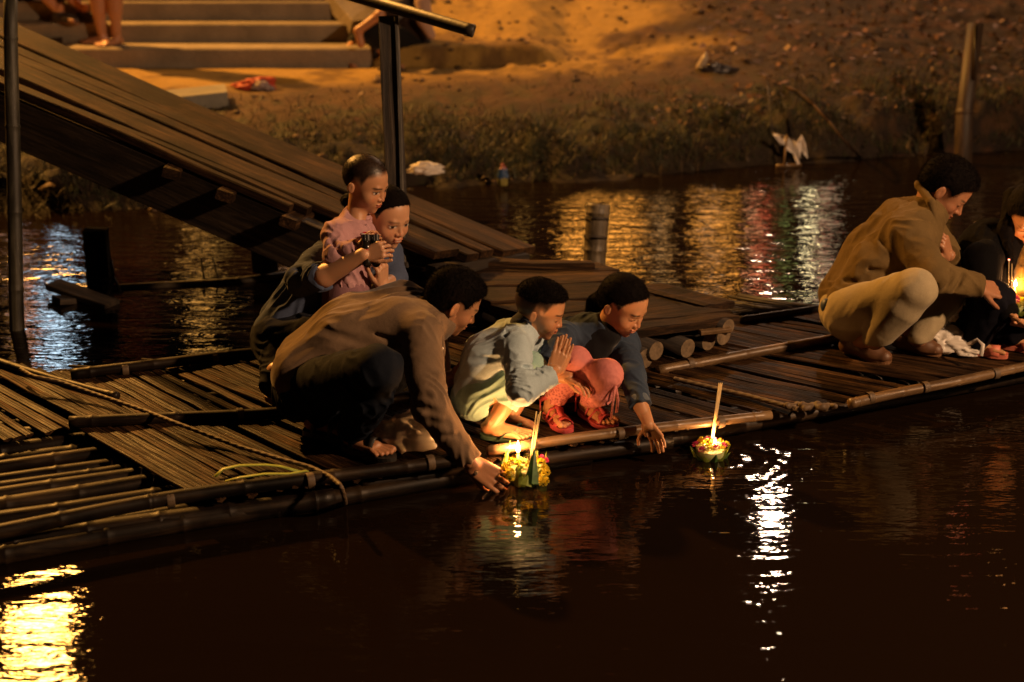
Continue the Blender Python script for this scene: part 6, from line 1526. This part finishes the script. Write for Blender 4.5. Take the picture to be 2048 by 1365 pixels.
    for i in range(9): a = i * 1.9; kn.cap(G(1575 + 10 * i, 812 + 3 * math.sin(a), .12 + .01 * math.cos(a)), G(1590 + 10 * i, 815 - 4 * math.sin(a), .115 - .01 * math.cos(a)), .014, .011, k=.004)
    v, f = kn.mesh(.004); o = link_mesh('rope_knot', mesh_from('rope_knot', v, f, M_ROPE, True)); tag(o, 'dark lump of knotted rope lashing the front rail of the raft', 'rope')
    tape = mat_simple('yellow_green_tape', (.30, .36, .07), .4, .15, 30, .0005, 90)
    tp = empty('tape', G(520, 940, .12), 'yellow green plastic ribbon looped over the front strips', 'ribbon')
    strap('loop', [G(px, py, z) for (px, py), z in (((430, 954), .10), ((446, 938), .118), ((480, 931), .125), ((530, 930), .12), ((560, 933), .118), ((600, 944), .112))], .016, .002, tape, tp)
    strap('loop', [G(px, py, z) for (px, py), z in (((450, 963), .10), ((480, 955), .118), ((530, 948), .12), ((580, 948), .118), ((612, 942), .118), ((640, 946), .112))], .014, .002, tape, tp)
    # bags
    o = crumple('plastic_bag', G(808, 893, .105), (.095, .05, .064), M_BAG, seed=5, rot=.3, amp=.85); tag(o, 'crumpled white plastic bag beside the brown shirted man', 'plastic bag')
    rb = empty('plastic_bag', G(1910, 700, .1), 'white carrier bag with handles slumped between the couple', 'plastic bag'); DSH[0] = -.18
    crumple('bag_body', G(1880, 700, .105), (.075, .06, .055), M_BAG, rb, seed=9, rot=.2); crumple('bag_body', G(1925, 705, .105), (.085, .05, .032), M_BAG, rb, seed=12, rot=-.3)
    crumple('bag_top', P(1908, 640, 6.3) , (.035, .03, .055), M_BAG, rb, seed=13, rot=.1)
    strap('bag_handle', [P(1935, 690, 6.12), P(1955, 680, 6.08), P(1966, 690, 6.05), P(1962, 712, 6.04)], .016, .003, M_BAG, rb, up=(0, -1, .2)); strap('bag_handle', [P(1895, 660, 6.25), P(1888, 630, 6.25), P(1903, 618, 6.25), P(1915, 632, 6.25)], .016, .003, M_BAG, rb, up=(0, -1, .2))
    o = crumple('blue_packet', P(1893, 652, 6.36) - V3(0, 0, .03), (.03, .02, .035), mat_simple('blue_film', (.02, .03, .20), .4, .2, 20, 0), seed=3, rot=.5); tag(o, 'dark blue packet showing behind the white carrier bag', 'packet'); DSH[0] = 0
    # litter on the bank
    def onbank(px, py, z0=.3):
        p = G(px, py, z0)
        for _ in range(6):
            h, d = bank_height(np.array([p[0]]), np.array([p[1]])); p = G(px, py, float(max(h[0], 0)))
        return p
    rr = empty('red_cloth_bundle', onbank(515, 172), 'crumpled red and grey bundle thrown on the sand before the steps', 'bundle'); p = onbank(515, 178)
    crumple('red_cloth', p, (.14, .08, .055), mat_simple('red_cloth', (.42, .05, .02), .7, .3, 20, 0), rr, seed=21); crumple('grey_cloth', p + V3(.03, -.05, 0), (.075, .05, .045), mat_simple('grey_cloth', (.28, .22, .22), .7, .3, 20, 0), rr, seed=22)
    o = crumple('plastic_scrap', onbank(855, 348), (.075, .03, .030), M_BAG, seed=27, rot=.2, amp=1.1); tag(o, 'pale torn plastic scrap at the foot of the bank right of the rail post', 'plastic scrap')
    o = crumple('wrapper', G(1006, 372, .02), (.03, .02, .075), mat_attr('printed_film', .4), seed=24); tag(o, 'blue and yellow snack wrapper upright at the waterline', 'wrapper')
    me = o.data; co = np.array([v.co[:] for v in me.vertices]); zz = (co[:, 2] - co[:, 2].min()) / np.ptp(co[:, 2]); cc = np.where(zz[:, None] > .75, np.array((.25, .05, .03)), np.where(zz[:, None] > .35, np.array((.03, .07, .17)), np.array((.22, .19, .05))))
    a = me.color_attributes.new('Col', 'FLOAT_COLOR', 'POINT'); a.data.foreach_set('color', np.concatenate([cc, np.ones((len(cc), 1))], 1).astype(np.float32).ravel())
    sc = [(985, 262, 'small pale scrap on the grass left of the dark stalks'), (760, 232, None), (1098, 350, None), (1222, 342, None), (918, 348, None), (1135, 350, None)]
    # white plastic hanging from a dead twig over the water
    b0 = G(1585, 336, 0); D = depth_of(b0); hg = empty('hanging_plastic', b0, 'torn white plastic sheet snagged on a twig over the water', 'plastic sheet')
    stick('twig', P(1545, 266, D + .1), P(1600, 284, D), .006, M_DARKWOOD, hg); stick('twig', P(1535, 170, D + .3), P(1545, 266, D + .1), .005, M_DARKWOOD, hg); stick('twig', P(1568, 330, D), P(1574, 270, D), .007, M_BAMBOO, hg)
    for k, pts in enumerate(([(1563, 284), (1572, 272), (1584, 282), (1592, 300), (1600, 328), (1594, 330), (1586, 308), (1574, 300)], [(1585, 280), (1593, 286), (1604, 270), (1612, 290), (1616, 318), (1608, 310), (1602, 302), (1600, 318)], [(1546, 268), (1560, 272), (1568, 284), (1562, 290), (1548, 272)])):
        w = [P(px, py, D + .02 * math.sin(i * 2.2 + k)) for i, (px, py) in enumerate(pts)]; w2 = [p + V3(0, .006, 0) for p in w]; nn = len(w)
        link_mesh('plastic_flap', mesh_from('plastic_flap', w + w2, [tuple(range(nn)), tuple(range(2 * nn - 1, nn - 1, -1))] + [(i, nn + i, nn + (i + 1) % nn, (i + 1) % nn) for i in range(nn)], M_BAG, False), hg)
    stick('stick_float', G(1553, 333, .01), G(1602, 331, .01), .014, M_BAMBOO, hg)
    # arched dead branch
    br = empty('fallen_branch', onbank(1562, 170), 'long arched dead branch hanging down the dark bank to the water', 'branch')
    bp = [(1562, 172), (1596, 182), (1625, 208), (1655, 240), (1685, 278), (1718, 312)]; Db = [9.9, 9.75, 9.55, 9.4, 9.25, depth_of(G(1718, 314, 0))]
    w = [P(px, py, d_) + V3(0, -.05, .0) for (px, py), d_ in zip(bp, Db)]
    w[0] = onbank(1562, 170)
    for i, (x, y) in enumerate(zip(w[:-1], w[1:])): stick('limb', x, y, .014 - .0015 * i, M_PLANK, br)
    tw = [((1135, 0), (1158, 18)), ((1185, 50), (1215, 62)), ((1215, 68), (1290, 84)), ((1020, 2), (1045, 14))]
    for i, (a_, b_) in enumerate(tw):
        o = stick('dry_stick', onbank(*a_) + V3(0, 0, .03), onbank(*b_) + V3(0, 0, .015), .013, M_BAMBOO, None); tag(o, ('dry stick leaning at the top edge of the sandy slope', 'short dry stick lying just above the long one', 'long dry stick lying across the clods on the slope', 'dry stick nearest the hand rail pipe on the sand')[i], 'stick', 'dry sticks on the slope')
    gl = empty('dumped_litter', onbank(1405, 140), 'pale bottle and dark bag dumped on the slope', 'litter')
    p = onbank(1400, 146); crumple('dark_bag', onbank(1435, 148), (.12, .06, .05), mat_simple('dark_plastic', (.03, .025, .03), .3, .2, 20, 0), gl, seed=31)
    s_ = Sdf().cap(p + V3(0, 0, .04), p + V3(.03, 0, .10), .032, .028, k=.01).cap(p + V3(.03, 0, .10), p + V3(.035, 0, .14), .014, .012, k=.01); solid('bottle', s_, .006, mat_simple('clear_grey_plastic', (.35, .28, .2), .25, .1, 20, 0), gl)
    # two dark bottles held by the toddler
    DSH[0] = -.1; dk = mat_simple('dark_glass', (.015, .012, .010), .2, .1, 20, 0); cap_m = mat_simple('ribbed_black_cap', (.012, .012, .012), .4, .1, 20, 0)
    for px, D in ((733, 5.50), (751, 5.52)):
        b = empty('bottle', P(px + 1, 528, D), 'small dark bottle gripped in the toddler\'s %s hand' % ('near' if px < 740 else 'far'), 'bottle')
        lo, hi = P(px + 1, 526, D), P(px - 1, 482, D); v_ = (hi - lo); s_ = Sdf().cap(lo, lo + v_ * .7, .017, .017, k=.01).cap(lo + v_ * .7, hi, .012, .011, k=.01); solid('glass', s_, .0028, dk, b)
        cp = []; F = []; n = 24; X = basis(v_); c0 = hi; Lc = .022
        for x in (0, Lc):
            for q_ in range(n): an = 2 * math.pi * q_ / n; rr_ = .0165 if q_ % 2 else .0150; cp.append(np.array(X @ Vector((x, rr_ * math.cos(an), rr_ * math.sin(an)))) + c0)
        F = [(q_, (q_ + 1) % n, n + (q_ + 1) % n, n + q_) for q_ in range(n)] + [tuple(range(n, 2 * n)), tuple(range(n - 1, -1, -1))]; link_mesh('cap', mesh_from('cap', cp, F, cap_m, False), b)
        r_ = Sdf().cap(lo + v_ * .30, lo + v_ * .55, .0178, .0178, k=.001); solid('label_band', r_, .0028, mat_simple('red_label', (.5, .03, .04), .5, .15, 30, 0), b)
    DSH[0] = 0
def build_lamps():
    """the lamps whose light and mirror images the photograph shows; all stand out of the frame"""
    metal = mat_simple('galvanised_steel', (.25, .25, .25), .5, .1, 10, 0, metallic=.8)
    def street_lamp(pos, color, radius, strength, label):
        g = float(max(0, bank_height(np.array([pos[0]]), np.array([pos[1]]))[0][0])); r = empty('street_lamp', (pos[0], pos[1], g), label, 'street lamp')
        m, n, l, b = new_mat('lamp_glow'); b.inputs['Base Color'].default_value = (.8, .8, .8, 1); b.inputs['Emission Color'].default_value = (*color, 1); b.inputs['Emission Strength'].default_value = strength
        top = np.array(pos) + V3(0, 0, radius + .08)
        stick('pole', (pos[0], pos[1] + .5, g), (pos[0], pos[1] + .5, top[2] + .1), .06, metal, r, 10); stick('arm', (pos[0], pos[1] + .5, top[2] + .1), (pos[0], pos[1] - .1, top[2] + .1), .04, metal, r, 8)
        s = Sdf().ell(top + V3(0, 0, .03), (radius + .12, radius + .12, .06), k=.01); s.half(top + V3(0, 0, .0), -ZUP, 1.0); solid('hood', s, .03, metal, r)
    street_lamp(mirror_pos(*LAMPS[0][:3]), SODIUM, LAMPS[0][5], 1, 'tall sodium street lamp beyond the steps, seen mirrored at lower left')
    street_lamp(mirror_pos(*LAMPS[1][:3]), LAMPS[1][3], LAMPS[1][5], 1, 'white lamp beyond the slope, seen mirrored right of the float')
    street_lamp(FEST, (1, .7, .45), .25, 1, 'warm quay lamp standing to the right of the raft')
    street_lamp(QUAY, SODIUM, .2, 1, 'second tall sodium street lamp standing beyond the left end of the steps')
    # festival lanterns
    def lantern(px, py, dist, w, h, color, strength, label, group):
        c = mirror_pos(px, py, dist); g = 1.5; r = empty('festival_lantern', (c[0], c[1], c[2] - h), label, 'lantern', group)
        m, n, l, b = new_mat('lantern_glow'); b.inputs['Base Color'].default_value = (.5, .5, .5, 1); b.inputs['Emission Color'].default_value = (*color, 1); b.inputs['Emission Strength'].default_value = strength
        V = []; F = []; n_ = 12
        for z, f in ((-.5, .5), (-.4, .9), (0, 1), (.4, .9), (.5, .5)):
            for q in range(n_): a = 2 * math.pi * q / n_; V.append((c[0] + w / 2 * f * math.cos(a), c[1] + w / 2 * f * math.sin(a), c[2] + h * z))
        for i in range(4):
            for q in range(n_): a = n_ * i + q; b_ = n_ * i + (q + 1) % n_; F.append((a, b_, b_ + n_, a + n_))
        F += [tuple(range(n_ - 1, -1, -1)), tuple(range(4 * n_, 5 * n_))]
        link_mesh('shade', mesh_from('shade', V, F, m, True), r); stick('pole', (c[0], c[1] + w, 0), (c[0], c[1] + w, c[2] + h * .7), .03, metal, r, 6)
    seen = {}
    def WHERE(px, py):
        for lim, t in ((50, 'left of the far-left post'), (80, 'just right of the far-left post'), (120, 'left of the square stump'), (160, 'above the square stump'), (420, 'below the dead twig'), (460, 'above the dead twig'), (700, 'behind the ramp leg'), (1100, 'between ramp foot and bamboo stump'), (1280, 'around the bamboo stump'), (1300, 'just right of the bamboo stump'), (1325, 'at the head of the golden streak'), (1400, 'in the golden streak behind the girl'), (1430, 'as a pale shimmer behind the girl'), (1500, 'as a broad dull glow behind the girl'), (1515, 'at the head of the red streak'), (1540, 'in the red streak'), (1600, 'in the green streak'), (1640, 'as a string of sparks'), (1652, 'beside the jacketed man, upper part'), (1800, 'beside the jacketed man'), (1950, 'faintly below the jacketed man'), (2100, 'below the right-hand couple')):
            if px < lim: return t
    Gp = 'lanterns on poles beyond the bank, seen mirrored in the water'
    for a in ((1520, 545, 30, .34, .9, (1, .13, .06), 4.5), (1508, 480, 31, .3, .6, (1, .45, .2), 6), (1566, 520, 30, .26, .9, (.38, .58, .14), 2.0), (1618, 465, 28, .10, 1.1, (1, .8, .4), 22), (1650, 540, 30, .40, 1.0, (.95, .72, .42), 3), (1648, 455, 31, .35, .35, (1, .15, .1), 4),
              (1332, 560, 30, .16, .9, (1, .46, .12), 6), (1318, 455, 30, .14, .5, (1, .55, .22), 5), (1290, 520, 30, .22, .7, (1, .42, .1), 2.5), (1200, 505, 30, 1.7, 1.0, (1, .37, .05), 8.0), (1420, 560, 30, .25, .9, (.8, .7, .6), 2.2), (1430, 500, 30, 1.0, .9, (1, .37, .05), 5.5), (640, 500, 30, 1.2, 1.1, (1, .37, .05), 3.5),
              (1045, 470, 30, .2, .4, (1, .5, .1), 3), (108, 660, 30, .62, 1.35, (.55, .80, 1.0), 9), (60, 590, 31, .30, 1.6, (1, .32, .12), 3), (140, 560, 31, .28, .5, (.6, .8, 1), 4), (32, 640, 30, .3, 1.0, (1, .45, .3), 3), (400, 640, 30, .42, 1.5, (1, .45, .08), 3.2), (430, 505, 30, .35, .6, (1, .5, .1), 2.5), (580, 480, 30, .3, .9, (1, .5, .25), 2.5),
              (1990, 905, 18, .12, .5, (1, .36, .08), 8), (1915, 900, 20, .16, .5, (1, .1, .04), 2)):
        col = a[5]; kind = 'red' if col[1] < .2 else 'green' if col[0] < .4 else 'blue white' if col[2] > .9 else 'white' if col[2] > .35 else 'amber'
        k_ = seen.get(kind, 0); seen[kind] = k_ + 1; side = 'left' if a[0] < 700 else 'right'
        lantern(*a, 'glowing %s %s lantern mirrored %s' % (('tall' if a[4] > 1 else 'short'), kind, WHERE(a[0], a[1])), Gp)
# ------------------------------------------------------------------ build
import time as _t
_T = _t.time()
def step(fn, dsh=0.0):
    DSH[0] = dsh; fn(); DSH[0] = 0.0; print('%-28s %.1f' % (fn.__name__, _t.time() - _T))
step(build_materials)
step(build_ground); step(build_water); step(build_steps); step(build_vegetation)
step(build_ramp); step(build_raft); step(build_platform); step(build_lamps)
step(build_small_things); step(build_krathongs)
step(make_man, -.04); step(make_boy, -.05); step(make_girl, -.06); step(make_mother, -.10); step(make_toddler, -.10)
step(make_right_man, -.17); step(make_right_woman, -.17); step(make_background_people)
